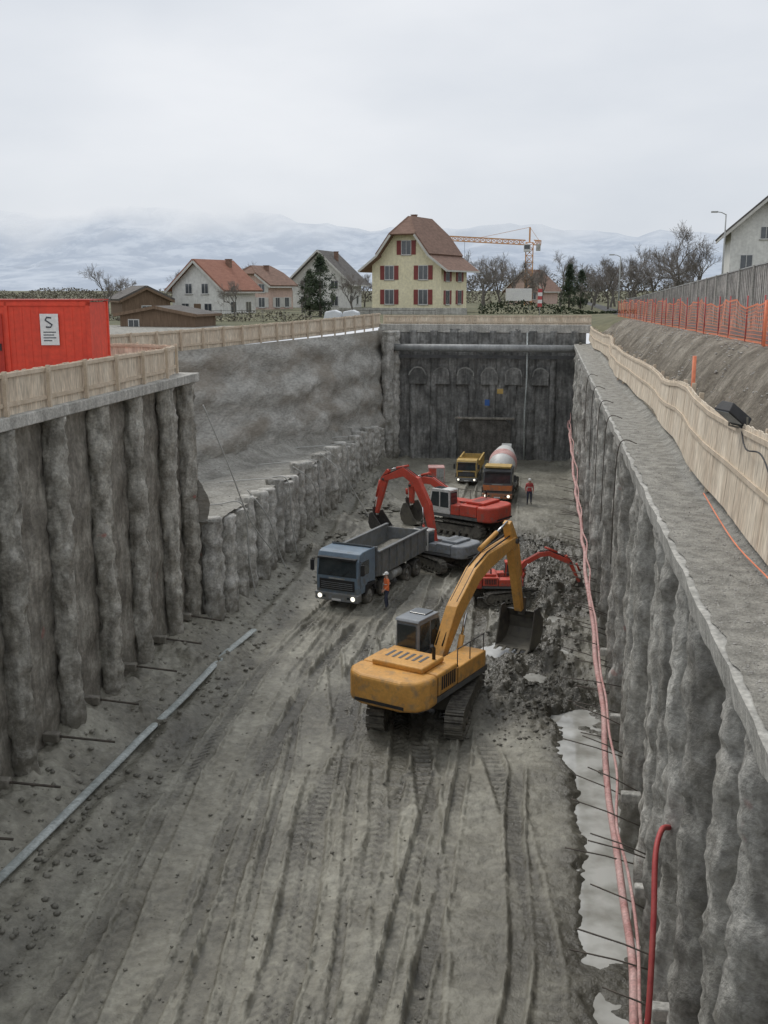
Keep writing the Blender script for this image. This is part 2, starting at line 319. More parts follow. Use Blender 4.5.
for k,(pts,w,d,kind) in enumerate(ruts):
    xc=np.interp(Y,pts[:,0],pts[:,1]); xc=xc+.35*vn(Y,Y*0,6,k%8)+.03*vn(Y,Y*0,.9,(k+1)%8)
    D=np.abs(X-xc)/w
    inside=np.clip((1.12-D)/.3,0,1); inside=inside*inside*(3-2*inside)
    ends=np.clip(np.minimum(Y-pts[0,0],pts[-1,0]-Y)/1.5,0,1)
    patch=np.clip(.8+1.4*vn(X,Y,4.0,(k+3)%8)+.5*vn(X,Y,1.2,(k+1)%8),.12,1.3)*ends
    ridge=np.exp(-((D-1.3)/.2)**2)
    if kind=='tyre': tr=.024*np.tanh(2*np.sin(2*np.pi*(Y+np.abs(X-xc)*1.1)/.29))
    elif kind=='track': tr=.034*np.tanh(2*np.sin(2*np.pi*Y/.3))
    else: tr=.012*vn(X*3,Y*.4,.3,2)
    trp=tr*np.clip(.7+1.6*vn(X,Y,2.5,(k+5)%8),0,1)
    H=H*(1-.45*inside*patch)+patch*(-d*inside+.6*d*ridge*(1+2.4*vn(X,Y,.25,5))+inside*trp)
    wet+=patch*(inside*(.32-trp*6)-ridge*.1)
bl=np.clip((-12.0-X)/1.9,0,1)**1.2
H+=bl*(.85+.6*fbm(X,Y,2.5,4,6))*np.clip((Y-10)/5,0,1); wet-=bl*.2
H+=bl*.25*fbm(X,Y,.5,3,1)
H+=.25*np.exp(-((X+11.6)/.35)**2)*(.8+1.4*vn(X,Y,2.2,1))
H-=.07*np.exp(-((X+10.7)/.5)**2)*np.clip((48-Y)/5,0,1); wet+=.35*np.exp(-((X+10.9)/.4)**2)*np.clip((48-Y)/5,0,1)
wet-=.25*np.exp(-((X+10.3-.08*(Y-20))/1.0)**2)*(Y<34)
ch=np.clip(np.exp(-((X+.2)/2.6)**2)*np.clip((Y-31)/4,0,1)*np.clip((66-Y)/12,0,1),0,1)
H+=ch*(.65*fbm(X,Y,1.3,6,3,.65)+.04); wet+=ch*.6
for (hx,hy,hh,hs) in [(.9,38.5,.45,1.0),(-.6,43.5,.45,1.1),(1.5,42,.6,1.0),(-1.2,39.3,.3,.7),(1.2,47,.6,1.4),(1.0,35.8,.3,.8),(-11.3,52,.8,1.2),(-11.8,60,.9,1.5),(-11.2,68,.9,1.6),(1.4,56,.5,1.3),(-12,75,.8,2),(-12.3,31,.4,1),(-12.4,36,.5,1.2),(-.5,52,.4,1.3)]:
    g=np.exp(-((X-hx)**2+(Y-hy)**2)/(hs*hs)); H+=hh*g*(1+.9*fbm(X,Y,.7,4,1)); wet+=.2*g*(hx>-5)
for (hx,hy,hs,w_) in [(-4.5,34,3.5,.4),(-9.5,24,3,.05),(-7,50,6,.25),(-3,60,8,.25)]:
    wet+=w_*np.exp(-((X-hx)**2+(Y-hy)**2)/(hs*hs))
H=np.maximum(H,-.13+.03*fbm(X,Y,.5,3,1))
left=np.interp(Y,[14,18,20,22,25,27,29,31,34,35],[1.0,1.0,1.1,1.05,1.15,1.0,.9,.7,.45,1.8])+.4*vn(X,Y,1.6,2)+.25*vn(X,Y,.45,3)+.15*vn(X,Y,.2,4)
basin=np.clip((X-left)/.35,0,1)*((Y>12)&(Y<36)); basin=basin*np.clip((35.5-Y)/1.0,0,1)
H=H*(1-.8*basin)+basin*(-.25+.26*fbm(X,Y,1.3,5,1,.6)); wet+=.5*np.clip((X-left+.6)/.6,0,1)*((Y>12)&(Y<37))
for (hx,hy,hs) in [(-.9,45.2,.9),(-1.6,39.9,.8),(.9,44.6,.6),(-.1,36.9,.6),(.9,40.2,.5)]:
    g=np.exp(-(((X-hx)/hs)**2+((Y-hy)/(hs*1.6))**2)**2); H=H*(1-g)+g*(-.22+.12*fbm(X,Y,.7,4,2))
H+=.4*np.clip((X-1.9)/.5,0,1)*(Y>36)*(.6+1.0*vn(X,Y,1.5,2))
wet=np.clip(wet,0,1)
o=grid_obj('pit_ground',np.stack([X,Y,H],-1),'mud',attr=wet); tag(o,'grey rutted mud floor of the excavation pit','ground',kind='structure')
FX,FY,FH=xs,ys,H
def fz(x,y):
    i=min(max(np.searchsorted(FY,y),1),len(FY)-1); j=min(max(np.searchsorted(FX,x),1),len(FX)-1)
    return float(FH[i,j])
def fzm(x,y): return max(fz(x+a,y+b) for a in (-.1,0,.1) for b in (-.4,-.2,0,.2,.4))
def puddle(pts,z,lab):
    g=G(); n=len(pts); g.add([(p[0],p[1],z) for p in pts],[tuple(range(n))]); ob=g.obj('puddle','water',recalc=False)
    tag(ob,lab,'puddle',kind='structure')
puddle([(.1,12),(3.2,12),(3.2,36),(.1,36)],-.165,'milky rainwater lying along the foot of the pile wall')
puddle([(-2.1,43.4),(.2,43.4),(.2,47),(-2.1,47)],-.15,'small puddle in churned mud')
puddle([(-2.6,38.4),(-.6,38.4),(-.6,41.4),(-2.6,41.4)],-.15,'small puddle in churned mud')
puddle([(.2,43.4),(1.6,43.4),(1.6,45.8),(.2,45.8)],-.15,'small puddle in churned mud')
puddle([(-.9,36.1),(.8,36.1),(.8,37.9),(-.9,37.9)],-.15,'small puddle in churned mud')
puddle([(.2,39.3),(1.6,39.3),(1.6,41.2),(.2,41.2)],-.15,'small puddle in churned mud')

# ------------------------------------------------------------------ surrounding ground
YL=[-5,40.5,40.6,56,77,88.6]; XLv=[-14.9,-14.9,-23,-19.6,-15.2,-13.6]
def XL(y): return float(np.interp(y,YL,XLv))
def gz(x,y):
    base=10.72+.55*min(max((y-60)/60,0),1)
    if x<=3.6: return base
    low=9.95 if y<86 else (base if y>92 else 9.95+(base-9.95)*(y-86)/6)
    zs=min(max(12.35-.011*(y-30),11.3),12.4)
    s=min(max((x-4.2)/2.3,0),1); s=s*s*(3-2*s)
    return low+(zs-low)*s
rows=list(np.arange(-60,-5,11))+list(np.arange(-5,40.5,.5))+[40.5,40.6]+list(np.arange(41.2,88.4,.6))+[88.6]
rowsfar=[88.6,92,97,103,110,120,132,145,160,180,210,250,320,420,600,900,1500,2600,5200]
def sheet(ylist,colsf):
    return np.array([[(x,y,gz(x,y)) for x in colsf(y)] for y in ylist],float)
lc=[0,.6,1.4,2.6,4.5,7,10,15,22,32,45,65,95,140,220,400,800,1600,3500]
gverts=G()
def addgrid(P):
    ny,nx=P.shape[:2]
    gverts.add([tuple(p) for p in P.reshape(-1,3)],[(i*nx+j,i*nx+j+1,(i+1)*nx+j+1,(i+1)*nx+j) for i in range(ny-1) for j in range(nx-1)],True)
rr=[r for r in rows if r>=-5]
gverts.cur=0
addgrid(sheet(rr,lambda y:[XL(y)-c for c in reversed(lc)]))
mid=lambda y:[-3500,-1800,-900,-400,-200,-120,-80,-55,-40,-30,-22,-16,-10,-4,0,3.6,4.2,5,5.8,6.6,8,10,14,20,30,45,80,150,300,700,1500,3500]
gverts.cur=1; addgrid(sheet(rowsfar,mid))
gverts.cur=2; addgrid(sheet([-400,-100,-40,-5],mid))
Pr=sheet(rr,lambda y:[3.62,3.75,3.9,4.1,4.3,4.5,4.75,5,5.25,5.5,5.75,6,6.3,6.6,7,7.6,8.5,10,14,20,30,45,80,150,300,700,1500,3500])
nzz=fbm(Pr[...,0],Pr[...,1],1.6,4,2,.6)*.5*np.clip((6.6-Pr[...,0])/1.2,0,1)*np.clip((Pr[...,0]-3.9)/.6,0,1); Pr[...,2]+=nzz
addgrid(Pr)
ob=gverts.obj('ground',['gravel','grass','bank'],recalc=False); tag(ob,'gravelly and grassy level ground around the pit','ground',kind='structure')
g=G(); pts=[-5,10,30,50,70,90,110,130,160,200,260]
for a,b in zip(pts[:-1],pts[1:]):
    g.add([(7.4,a,gz(7.4,a)+.02),(9.6,a,gz(9.6,a)+.02),(9.6,b,gz(9.6,b)+.02),(7.4,b,gz(7.4,b)+.02)],[(0,1,2,3)])
tag(g.obj('road','asph',recalc=False),'asphalt street beside the pit','road',kind='structure')

# ------------------------------------------------------------------ walls
def wallgrid(name,label,fn,us,vs_,matn,cat='wall',flip=False):
    P=np.array([[fn(u,v) for u in us] for v in vs_],float)
    o=grid_obj(name,P,matn,flip=flip); tag(o,label,cat); return o
def N3(x,y,z,s,o=4): return noise.fractal(Vector((x/s,y/s,z/s)),.8,2.1,o)
wallgrid('shotcrete_wall','recessed shotcrete between bored piles, gap shade in its colour',lambda y,z:(3.25+.10*N3(y,z,0,1.1),y,z),np.arange(-5,88.7,.25),np.arange(-.5,9.5,.25),'gap',flip=True)
wallgrid('shotcrete_wall','uneven brown-grey shotcrete infill behind tall piles',lambda y,z:(-14.42+.13*N3(y,z,5,1.2,6),y,z),np.arange(-5,40.7,.15),np.arange(-.5,10.6,.18),'shot')
wallgrid('shotcrete_wall','return face of the shotcrete wall above the bench',lambda x,z:(x,40.6+.06*N3(x,z,9,1),z),np.arange(-23.5,-13.35,.3),np.arange(-.5,4.9,.3),'shot')
wallgrid('shotcrete_wall','return face of the shotcrete wall above the bench',lambda x,z:(x,40.62+.06*N3(x,z,9,1),z),np.arange(-23.5,-14.3,.4),np.arange(4.5,10.7,.4),'shot')
def benchz(y): return float(np.interp(y,[40,60,84,89],[4.7,4.0,3.0,2.7]))
def diag(y,t):
    z0=benchz(y)-.4; z=z0+(10.75-z0)*t
    x=XL(y)+(1-t)*np.interp(y,[40,80,89],[1.5,1.1,.6])+.12
    n=.20*N3(y,z*1.8,3,2.2,6)+.14*math.sin(z*2.6+1.2*N3(y,z,1,3))
    return (x+n*min(1,(1.02-t)*6),y,z)
wallgrid('shotcrete_wall','long sprayed concrete slope face, pale grey and stained',diag,np.arange(40.4,88.7,.2),np.linspace(0,1,44),'shotpale')
def bench(u,y):
    x0=XL(y)+1.6; x1=-13.2
    if x0>x1-.3: x0=x1-.3
    x0-=.6
    x=x0+(x1-x0)*u
    return (x,y,benchz(y)+.14*N3(x,y,2,1.5)+ .7*max(0,1-u*3)**1.5)
P=np.array([[bench(u,y) for u in np.linspace(0,1,26)] for y in np.arange(40.2,88.6,.3)])
tag(grid_obj('terrain',P,'benchm'),'gravelly earth bench half way down the pit side','ground',kind='structure')
wallgrid('shotcrete_wall','low earth face between short piles under the bench',lambda y,t:(-13.7+.08*N3(y,t*4,5,1.0),y,-.4+(benchz(y)+.3)*t),np.arange(40.4,88.6,.3),np.linspace(0,1,16),'gap')  # gap shade is in the colour here too
wallgrid('shotcrete_wall','dark wet shotcrete end wall of the pit',lambda x,z:(x,88.3+.14*N3(x,z,5,1.3),z),np.arange(-14,3.4,.2),np.arange(-.4,11.0,.25),'shotdark')
wallgrid('shotcrete_wall','near end wall of the pit',lambda x,z:(x,-4.8,z),np.arange(-15,3.9,1),np.arange(-.4,11.0,1),'shotdark',flip=True)

def pile_mesh(seed,r,h,amp,n=22,matn='pile',fz_=1.6,sway=.07):
    rings=int(h/.14)+1; vs=[];fs=[]
    for i in range(rings+1):
        z=h*i/rings
        for k in range(n):
            t=2*math.pi*k/n
            rr=r*(1+amp*noise.fractal(Vector((math.cos(t)*1.5+seed*7,math.sin(t)*1.5,z*fz_)),.5,2,6)+.10*noise.noise(Vector((seed*3.1,z*1.8,0))))
            ox=sway*noise.noise(Vector((seed*5.7,z*.3,3))); oy=(sway+.02)*noise.noise(Vector((seed*2.7,z*.35,9)))
            vs.append((math.cos(t)*rr+ox,math.sin(t)*rr+oy,z))
    for i in range(rings):
        for k in range(n): fs.append((i*n+k,i*n+(k+1)%n,(i+1)*n+(k+1)%n,(i+1)*n+k))
    fs.append(tuple(rings*n+k for k in range(n)))
    g=G(); g.add(vs,fs,True); return g.mesh('bored_pile',matn,False)
def pile(me,loc,rz,lab,group,sc=(1,1,1)):
    o=bpy.data.objects.new('bored_pile',me); COL.objects.link(o); o.location=loc; o.rotation_euler=(0,0,rz); o.scale=sc
    tag(o,lab,'concrete pile',group); return o
pm=[pile_mesh(i+1,.34,10.9,.34) for i in range(6)]
for i,y in enumerate([14,17,20,22.9,25.7,28.7,31.8,34.8,37.9,40.2]):
    pile(pm[i%6],(-14.17,y,-.5),i*1.3,'tall rough concrete pile standing in the muddy pit side','tall piles of the retaining wall')
pr=[pile_mesh(i+11,.44,9.9,.2,matn='pileR',sway=.12) for i in range(8)]
rp=random.Random(21)
i=0; y=3.2
while y<88:
    sc=rp.uniform(.85,1.22); pile(pr[i%8],(2.86-.1*(sc-1)*4+rp.uniform(-.1,.1),y,-.5),rp.uniform(0,6.2),'rough grey bored pile below a concrete capping beam','piles under the capping beam',(sc,sc,1)); y+=2.05; i+=1
ps=[pile_mesh(i+21,.44,5.4,.28,16,'pile2') for i in range(5)]
i=0; y=40.75
while y<87.5:
    top=benchz(y)+random.uniform(-.1,.65)
    pile(ps[i%5],(-13.36+random.uniform(-.1,.1),y,-.3),random.uniform(0,6.2),'short pale concrete pile holding up the bench','short piles below the bench',(1,1,(top+.3)/5.4)); y+=1.7; i+=1
pe=[pile_mesh(i+31,.42,11.1,.2,14,'shotdark') for i in range(3)]
for i in range(10):
    pile(pe[i%3],(-12.6+i*1.65,88.4,-.4),i,'dark wet bored pile in the end wall','piles of the end wall',(1,.75,1))
pc=[pile_mesh(i+41,.5,11.0,.3,14,'pile2') for i in range(2)]
for i,(x,y) in enumerate([(-12.9,86.4),(-12.6,87.6)]):
    pile(pc[i],(x,y,-.3),i,'jagged pale concrete pile in the corner','corner piles')

g=G()
ysb=np.arange(-5,88.7,.4)
def bx(y): return 2.22+.06*noise.noise(Vector((y*.7,0,0)))+.04*noise.noise(Vector((y*3,0,5)))
def bz(y): return 9.30+.07*noise.noise(Vector((y*1.3,2,0)))+.06*noise.noise(Vector((y*4,7,0)))
for a,b in zip(ysb[:-1],ysb[1:]):
    g.add([(bx(a)+.05,a,bz(a)),(3.2,a,bz(a)),(2.5,a,9.69),(bx(a),a,9.67),(bx(b)+.05,b,bz(b)),(3.2,b,bz(b)),(2.5,b,9.69),(bx(b),b,9.67)],[(3,2,6,7),(0,3,7,4),(0,4,5,1)])
o=g.obj('capping_beam','conc',recalc=False); tag(o,'grey concrete capping beam along the pile tops','concrete beam')
def ledge(u,y):
    x=2.31+.09*N3(y,0,0,.8)*(1-u)+u*1.40; return (x,y,9.70+.03*N3(x,y,1,.5)*min(1,u*8)+.5*max(0,(u-.8))*1.7)
P=np.array([[ledge(u,y) for u in np.linspace(0,1,16)] for y in np.arange(-5,88.6,.2)])
tag(grid_obj('path',P,'gravel'),'gravel path between capping beam and timber fence','path',kind='structure')
g=G().box(-15.1,-13.72,-5,40.75,10.42,10.76)
tag(g.obj('capping_beam','conc',bevel=.03),'concrete slab over the tall pile tops','concrete beam')
g=G().box(-13.9,3.6,88.25,89.3,10.55,11.2)
tag(g.obj('capping_beam','conc',bevel=.03),'concrete beam over the end wall','concrete beam')
r_=root('steel_strut',(-5.2,86.9,9.35)); tag(r_,'large grey steel pipe strut spanning the pit end','steel strut')
G().cyl((-7.9,0,0),(7.9,0,0),.3,n=18).obj('pipe','strut',r_)
for s in (-1,1): G().box(s*7.9-.08,s*7.9+.08,-.5,.5,-.5,.5).obj('end_plate','steel',r_)
g=G(); g.beam((-13.4,87.75,8.6),(2.6,87.75,8.6),.25,.25); tag(g.obj('waler_beam','darkgrey'),'horizontal steel beam across the end wall','steel beam')
r_=root('painted_niche',(-4.9,87.75,0)); tag(r_,'dark plate painted as a shaded niche, with concrete lintel','niche')
G().prism([(2.1,0),(2.2,3.0),(1.6,3.5),(-1.6,3.5),(-2.2,3.0),(-2.1,0)],.0,.18,'xz').obj('recess','gap',r_)  # plate proud of the wall; its dark colour paints the opening's shade
G().box(-2.5,2.5,-.15,.1,3.4,3.6).obj('lintel','shot',r_,bevel=.06)
for (x,z,w,h) in [(-10.6,7.0,1.5,1.5),(-8.6,7.0,1.4,1.5),(-6.6,7.0,1.5,1.5),(-4.6,7.0,1.4,1.5),(-2.6,7.0,1.5,1.5),(-.4,7.0,1.4,1.5)]:
    r_=root('anchor_arch',(x,87.98,z)); tag(r_,'faint pale arched shotcrete patch around an anchor head','anchor recess','anchor recesses on the end wall')
    arc=[(w/2*math.cos(t)+.05*math.sin(5*t+x),h*.5*math.sin(t)) for t in np.linspace(0,math.pi,9)]
    G().prism([(w/2,-h*.5)]+arc+[(-w/2,-h*.5)],.0,.2,'xz').obj('recess','shotdark',r_,bevel=.06)
    inn=[(a*.86,b*.84) for a,b in arc]; g=G()
    for k in range(len(arc)-1): g.prism([arc[k],arc[k+1],inn[k+1],inn[k]],-.05,-.002,'xz')
    g.obj('rim','archpale',r_)
g=G().box(-3.9,-3.4,87.3,87.6,5.6,6.0); tag(g.obj('junction_box','yelp',bevel=.03),'small yellow equipment box hung on the end wall','box')
g=G().box(-4.9,-4.5,87.4,87.5,4.6,5.1); tag(g.obj('safety_sign','bluesign',bevel=.01),'small blue safety sign on the end wall','sign')
g=G().tube([(-1.55,87.3,10.6),(-1.5,87.25,7),(-1.6,87.2,4),(-1.55,87.3,.2)],.06,8); tag(g.obj('drain_pipe','hosegrey'),'pale blue-grey vertical pipe on the end wall','pipe')

# ------------------------------------------------------------------ fences
def fence(name,label,path,plen=2.4,cat='wooden fence',lean=0,board=.2):
    r_=root(name,(path[0][0],path[0][1],path[0][2])); tag(r_,label,cat)
    o0=Vector(path[0][:3])
    pts=[Vector(p[:3])-o0 for p in path]; hs=[p[3] for p in path]
    cum=[0]
    for a,b in zip(pts[:-1],pts[1:]): cum.append(cum[-1]+(b-a).length)
    n=max(1,round(cum[-1]/plen)); S=np.linspace(0,cum[-1],n+1)
    px=[np.interp(S,cum,[p[i] for p in pts]) for i in range(3)]; hh=np.interp(S,cum,hs)
    for k in range(n):
        a=Vector((px[0][k],px[1][k],px[2][k])); b=Vector((px[0][k+1],px[1][k+1],px[2][k+1])); ha,hb=hh[k],hh[k+1]
        d=(b-a); L_=d.length; d.normalize(); nrm=Vector((-d.y,d.x,0)).normalized()
        g=G(); m=max(1,int(L_/board)); ln=nrm*lean
        for q in range(m):
            t0=q/m+.001; t1=(q+1)/m-.0015
            p0=a+d*L_*t0; p1=a+d*L_*t1; h0=ha+(hb-ha)*(q+.5)/m+random.uniform(-.015,.015); off=nrm*random.uniform(0,.008)
            th=nrm*.022
            vs=[p0+off,p1+off,p1+off+th,p0+off+th]; top=[v+Vector((0,0,h0))+ln for v in vs]
            g.add(vs+top,[(0,3,2,1),(4,5,6,7),(0,1,5,4),(1,2,6,5),(2,3,7,6),(3,0,4,7)])
        g.obj('board_panel','wood',r_)
        for f in (.25,.93):
            g=G(); g.beam(a+Vector((0,0,ha*f))+ln*f-nrm*.04,b+Vector((0,0,hb*f))+ln*f-nrm*.04,.05,.11); g.obj('rail','post',r_)
        for f in (.5,.93):
            g=G(); g.beam(a+Vector((0,0,ha*f))+ln*f+nrm*.05,b+Vector((0,0,hb*f))+ln*f+nrm*.05,.04,.09); g.obj('rail','post',r_)
        G().beam(a+Vector((0,0,-.2))-nrm*.12,a+Vector((0,0,ha+.04))+ln-nrm*.12,.1,.1).obj('post','post',r_)
    return r_
path=[]
for y in np.arange(6,88.5,2):
    x=3.55+.16*math.sin(y*.21)+.07*math.sin(y*.7)
    path.append((x,y,9.95+.06*math.sin(y*.3),float(np.interp(y,[6,20,40,88],[2.05,1.72,1.3,1.15]))+.09*math.sin(y*.5)))
fence('timber_fence','raw timber board fence bowing along the gravel path',path,lean=-.12)
fence('timber_fence','raw timber board fence on the concrete slab',[(-13.95,-4,10.76,1.15),(-13.95,22,10.76,1.12),(-13.95,32,10.76,1.15),(-14.1,38.5,10.76,1.1),(-14.6,40.4,10.76,1.1),(-16,41.3,10.76,1.1),(-19,41.6,10.74,1.1)])
fence('timber_fence','raw timber board fence along the sloping shotcrete face',[(XL(y)-.25,y,gz(-20,y)-.02,1.15) for y in [42,50,56,63,70,77,82,88.5]])
fence('timber_fence','low timber board fence above the end wall',[(-13.6,89.1,11.18,.75),(-8,89.1,11.18,.75),(-2,89.1,11.18,.75),(3.6,89.1,11.18,.8)])

r_=root('safety_net_fence',(6.7,26,gz(6.7,26))); tag(r_,'orange plastic safety net strung on stakes along the street','safety net')
g=G(); ny=np.arange(26,104,.16); o0=Vector(r_.location)
def netp(y,t):
    x=6.7+.06*math.sin(y*.9); z=gz(6.7,y)+.05+t*(1.25+.12*math.sin(y*.8)+.08*math.sin(y*2.1)); return Vector((x+.05*math.sin(y*2+t*3),y,z))-o0
for a in ny:
    for k in range(2):
        p,q=netp(a,k/2),netp(a,(k+1)/2); g.add([p-Vector((0,.016,0)),p+Vector((0,.016,0)),q+Vector((0,.016,0)),q-Vector((0,.016,0))],[(0,1,2,3)])
for j in range(11):
    t=j/10; w=.03 if j in(0,10) else .012
    for a in np.arange(26,104,.8):
        p,q=netp(a,t),netp(a+.8,t); g.add([p-Vector((0,0,w)),q-Vector((0,0,w)),q+Vector((0,0,w)),p+Vector((0,0,w))],[(0,1,2,3)])
g.obj('netting','net',r_,recalc=False)
for y in np.arange(26,104,3.0):
    p=netp(y,0); G().cyl(p-Vector((0,0,.2)),p+Vector((0,0,1.5)),.025,n=6).obj('stake','hosered',r_)
r_=root('noise_barrier',(10.2,36,0)); tag(r_,'long grey panel barrier with posts along the street','barrier wall')
for k in range(27):
    y0=k*4; Y0=36+y0; z0=gz(10,Y0); z1=gz(10,Y0+4)
    h0=float(np.interp(Y0,[36,55,140],[3.3,3.1,1.6])); h1=float(np.interp(Y0+4,[36,55,140],[3.3,3.1,1.6]))
    g=G(); g.add([(0,y0+.08,z0-.2),(.14,y0+.08,z0-.2),(.14,y0+3.92,z1-.2),(0,y0+3.92,z1-.2),(0,y0+.08,z0+h0),(.14,y0+.08,z0+h0),(.14,y0+3.92,z1+h1),(0,y0+3.92,z1+h1)],
      [(0,3,2,1),(4,5,6,7),(0,1,5,4),(1,2,6,5),(2,3,7,6),(3,0,4,7)])
    for q in range(1,8):
        yy=y0+.08+q*.48; zz=z0+(z1-z0)*q/8; hh=h0+(h1-h0)*q/8
        g.box(-.035,-.002,yy-.03,yy+.03,zz,zz+hh-.05)
    g.obj('barrier_panel','barrier',r_)
    G().box(-.1,.24,y0-.08,y0+.08,z0-.2,z0+h0+.08).obj('post','conc',r_)
    g=G(); g.beam((.07,y0,z0+h0+.04),(.07,y0+4,z1+h1+.04),.24,.06); g.obj('top_rail','greyp',r_)

# ------------------------------------------------------------------ scatter stones and clods
def rock(g,x,y,z,s,rnd,fl=.75,sm=False):
    vs=[];  base=[(0,0,1),(.9,0,.2),(.28,.85,.25),(-.72,.53,.2),(-.72,-.53,.25),(.28,-.85,.2),(0,0,-.5)]
    a=rnd.uniform(0,6.28); ca,sa=math.cos(a),math.sin(a)
    for b in base:
        f=s*rnd.uniform(.65,1.25); bx_,by=b[0]*f,b[1]*f; vs.append((x+bx_*ca-by*sa,y+bx_*sa+by*ca,z+b[2]*f*fl))
    g.add(vs,[(0,1,2),(0,2,3),(0,3,4),(0,4,5),(0,5,1),(6,2,1),(6,3,2),(6,4,3),(6,5,4),(6,1,5)],sm)
rnd=random.Random(11)
g=G()
for _ in range(6000):
    y=8+80*rnd.random()**2.2; u=rnd.random(); p=ledge(u,y); rock(g,p[0],p[1],p[2],rnd.uniform(.006,.026),rnd)
for _ in range(1800):
    y=14+75*rnd.random()**1.3; x=rnd.uniform(3.9,6.6); rock(g,x,y,gz(x,y)+.03,rnd.uniform(.02,.07),rnd)
for _ in range(700):
    y=41+44*rnd.random()**1.3; p=bench(rnd.random(),y); rock(g,p[0],p[1],p[2]-.01,rnd.uniform(.02,.08),rnd)
tag(g.obj('gravel','stone',recalc=False),'loose stones on the path and earth bank','gravel',kind='stuff')
g=G()
for _ in range(9000):
    y=15+62*rnd.random()**1.6; x=rnd.uniform(-13.8,-2.0)
    d=abs(x+12.4)<1.7
    if not d and rnd.random()<.8: continue
    rock(g,x,y,fz(x,y)+.002,rnd.choice([.02,.02,.03,.03,.05,.07,.12 if d else .04]),rnd,.75,True)
tag(g.obj('mud_clods','clod',recalc=False),'clods and lumps of mud scattered over the pit floor','mud clods',kind='stuff')
g=G()
for _ in range(2600):
    y=rnd.uniform(31,60); x=rnd.gauss(.1,1.2)
    if x>2.2 or x<-3: continue
    rock(g,x,y,fz(x,y)-.015,rnd.choice([.03,.04,.04,.05,.06,.08,.11]),rnd,.8,True)
tag(g.obj('mud_clods','clodwet',recalc=False),'dark wet lumps of churned mud around the digging','mud clods',kind='stuff')

# ------------------------------------------------------------------ hoses, rods, cables
def smooth_path(pts,n=8):
    pts=[Vector(p) for p in pts]; out=[]
    for i in range(len(pts)-1):
        p0=pts[max(i-1,0)];p1=pts[i];p2=pts[i+1];p3=pts[min(i+2,len(pts)-1)]
        for k in range(n):
            t=k/n; out.append(.5*((2*p1)+(-p0+p2)*t+(2*p0-5*p1+4*p2-p3)*t*t+(-p0+3*p1-3*p2+p3)*t**3))
    out.append(pts[-1]); return out
def hose(name,label,pts,r,m,cat='hose',group=None,flat=1):
    return tag(G().tube(smooth_path(pts),r,8,flat=flat).obj(name,m),label,cat,group)
rh=random.Random(4)
pp=[(1.98+rh.uniform(-.08,.06),y,float(np.interp(y,[12,22,35,60,87],[.9,1.3,2.0,2.6,3.5]))+rh.uniform(-.12,.12)) for y in np.arange(12,87,2.2)]
hose('water_hose','thick faded pink hose slung along the pile wall',pp,.085,'hosepink')
pp=[(2.05+rh.uniform(-.08,.06),y,float(np.interp(y,[12,22,35,60,87],[1.4,1.8,2.5,3.1,4.2]))+rh.uniform(-.12,.12)) for y in np.arange(12,87,2.2)]
hose('water_hose','thin pink hose slung along the pile wall',pp,.035,'hosepink')
hose('water_hose','red hose bent down from the pile wall to the floor',[(2.36,17.2,4.9),(2.2,16.9,5.0),(2.06,16.4,4.8),(2.0,15.7,4.1),(1.92,15.0,3.1),(1.84,14.6,1.9),(1.8,14.4,.3)],.05,'hosered')
pp=[(float(np.interp(y,[16,21,27,34,38.5,41],[-12.62,-12.5,-12.35,-11.95,-11.6,-11.5])),y) for y in np.arange(16,41,1.0)]
zs_=[fzm(x,y) for x,y in pp]; zs_=[sum(zs_[max(0,i-2):i+3])/len(zs_[max(0,i-2):i+3]) for i in range(len(zs_))]
hose('layflat_hose','pale grey-green lay-flat hose lying half sunk in mud',[(x,y,z+.03) for (x,y),z in zip(pp,zs_)],.15,'hosegrey',flat=.4)
def rod(y,z,l,q):
    a=Vector((2.6,y+q*.05,z+q*.05)); b=a+Vector((-l+q*.2-.2,.5+.2*math.sin(y*3+q),.22+.15*math.sin(y*5)))
    g=G(); g.tube([a,(a+b)/2+Vector((0,0,.04)),b],.017,5)
    tag(g.obj('anchor_rod','rust'),'rusty anchor strand sticking out of the pile wall','anchor rod','anchor rods in the pile wall')
y=12.6; i=0
while y<66:
    rod(y,1.7+.5*math.sin(i*2.1),1.35+.3*math.sin(i*1.7),0)
    if i%5==2: rod(y,1.7+.5*math.sin(i*2.1),1.3,1)
    y+=1.15+.25*math.sin(i*1.3); i+=1
for y,l in [(21.5,1.3),(24.3,1.2),(27.3,1.5),(30.2,1.1),(33.3,1.3),(36.3,1.2),(39.2,1.1)]:
    g=G(); g.tube([(-13.9,y,1.05),(-13.9+l,y+.5,.75)],.035,6); tag(g.obj('anchor_rod','rust'),'short dark anchor strands low on the tall pile wall','anchor rod','low anchor rods')
    g=G().box(-14.4,-13.9,y-.13,y+.13,.88,1.15); tag(g.obj('anchor_plate','shot',bevel=.03),'small concrete anchor plate low on the wall','anchor plate','anchor plates')
for y in [16.2,19.9,24.0,28.8,34.5]:
    g=G().box(2.12,2.6,y-.12,y+.12,1.9,2.15); tag(g.obj('anchor_plate','conc',bevel=.04),'small concrete anchor plate on the pile wall','anchor plate','anchor plates')
cab_paths=[[(-13.5,40.4,9.5),(-12.9,41.5,7),(-12.6,43.5,4.2),(-12.3,46,2.2)],[(-13.4,46,5.0),(-12.7,47,3.5),(-12.6,48.5,1.5),(-12.4,49,.5)],[(-13.4,55,4.6),(-12.6,56,3.6),(-12.4,58,1.5)],[(-13.4,63,4.4),(-12.6,64,3.4),(-12.3,66,1.2)],[(-13,60,4.6),(-11.8,60.5,3.4),(-10.9,61.5,1.5),(-10.4,62,.4)]]
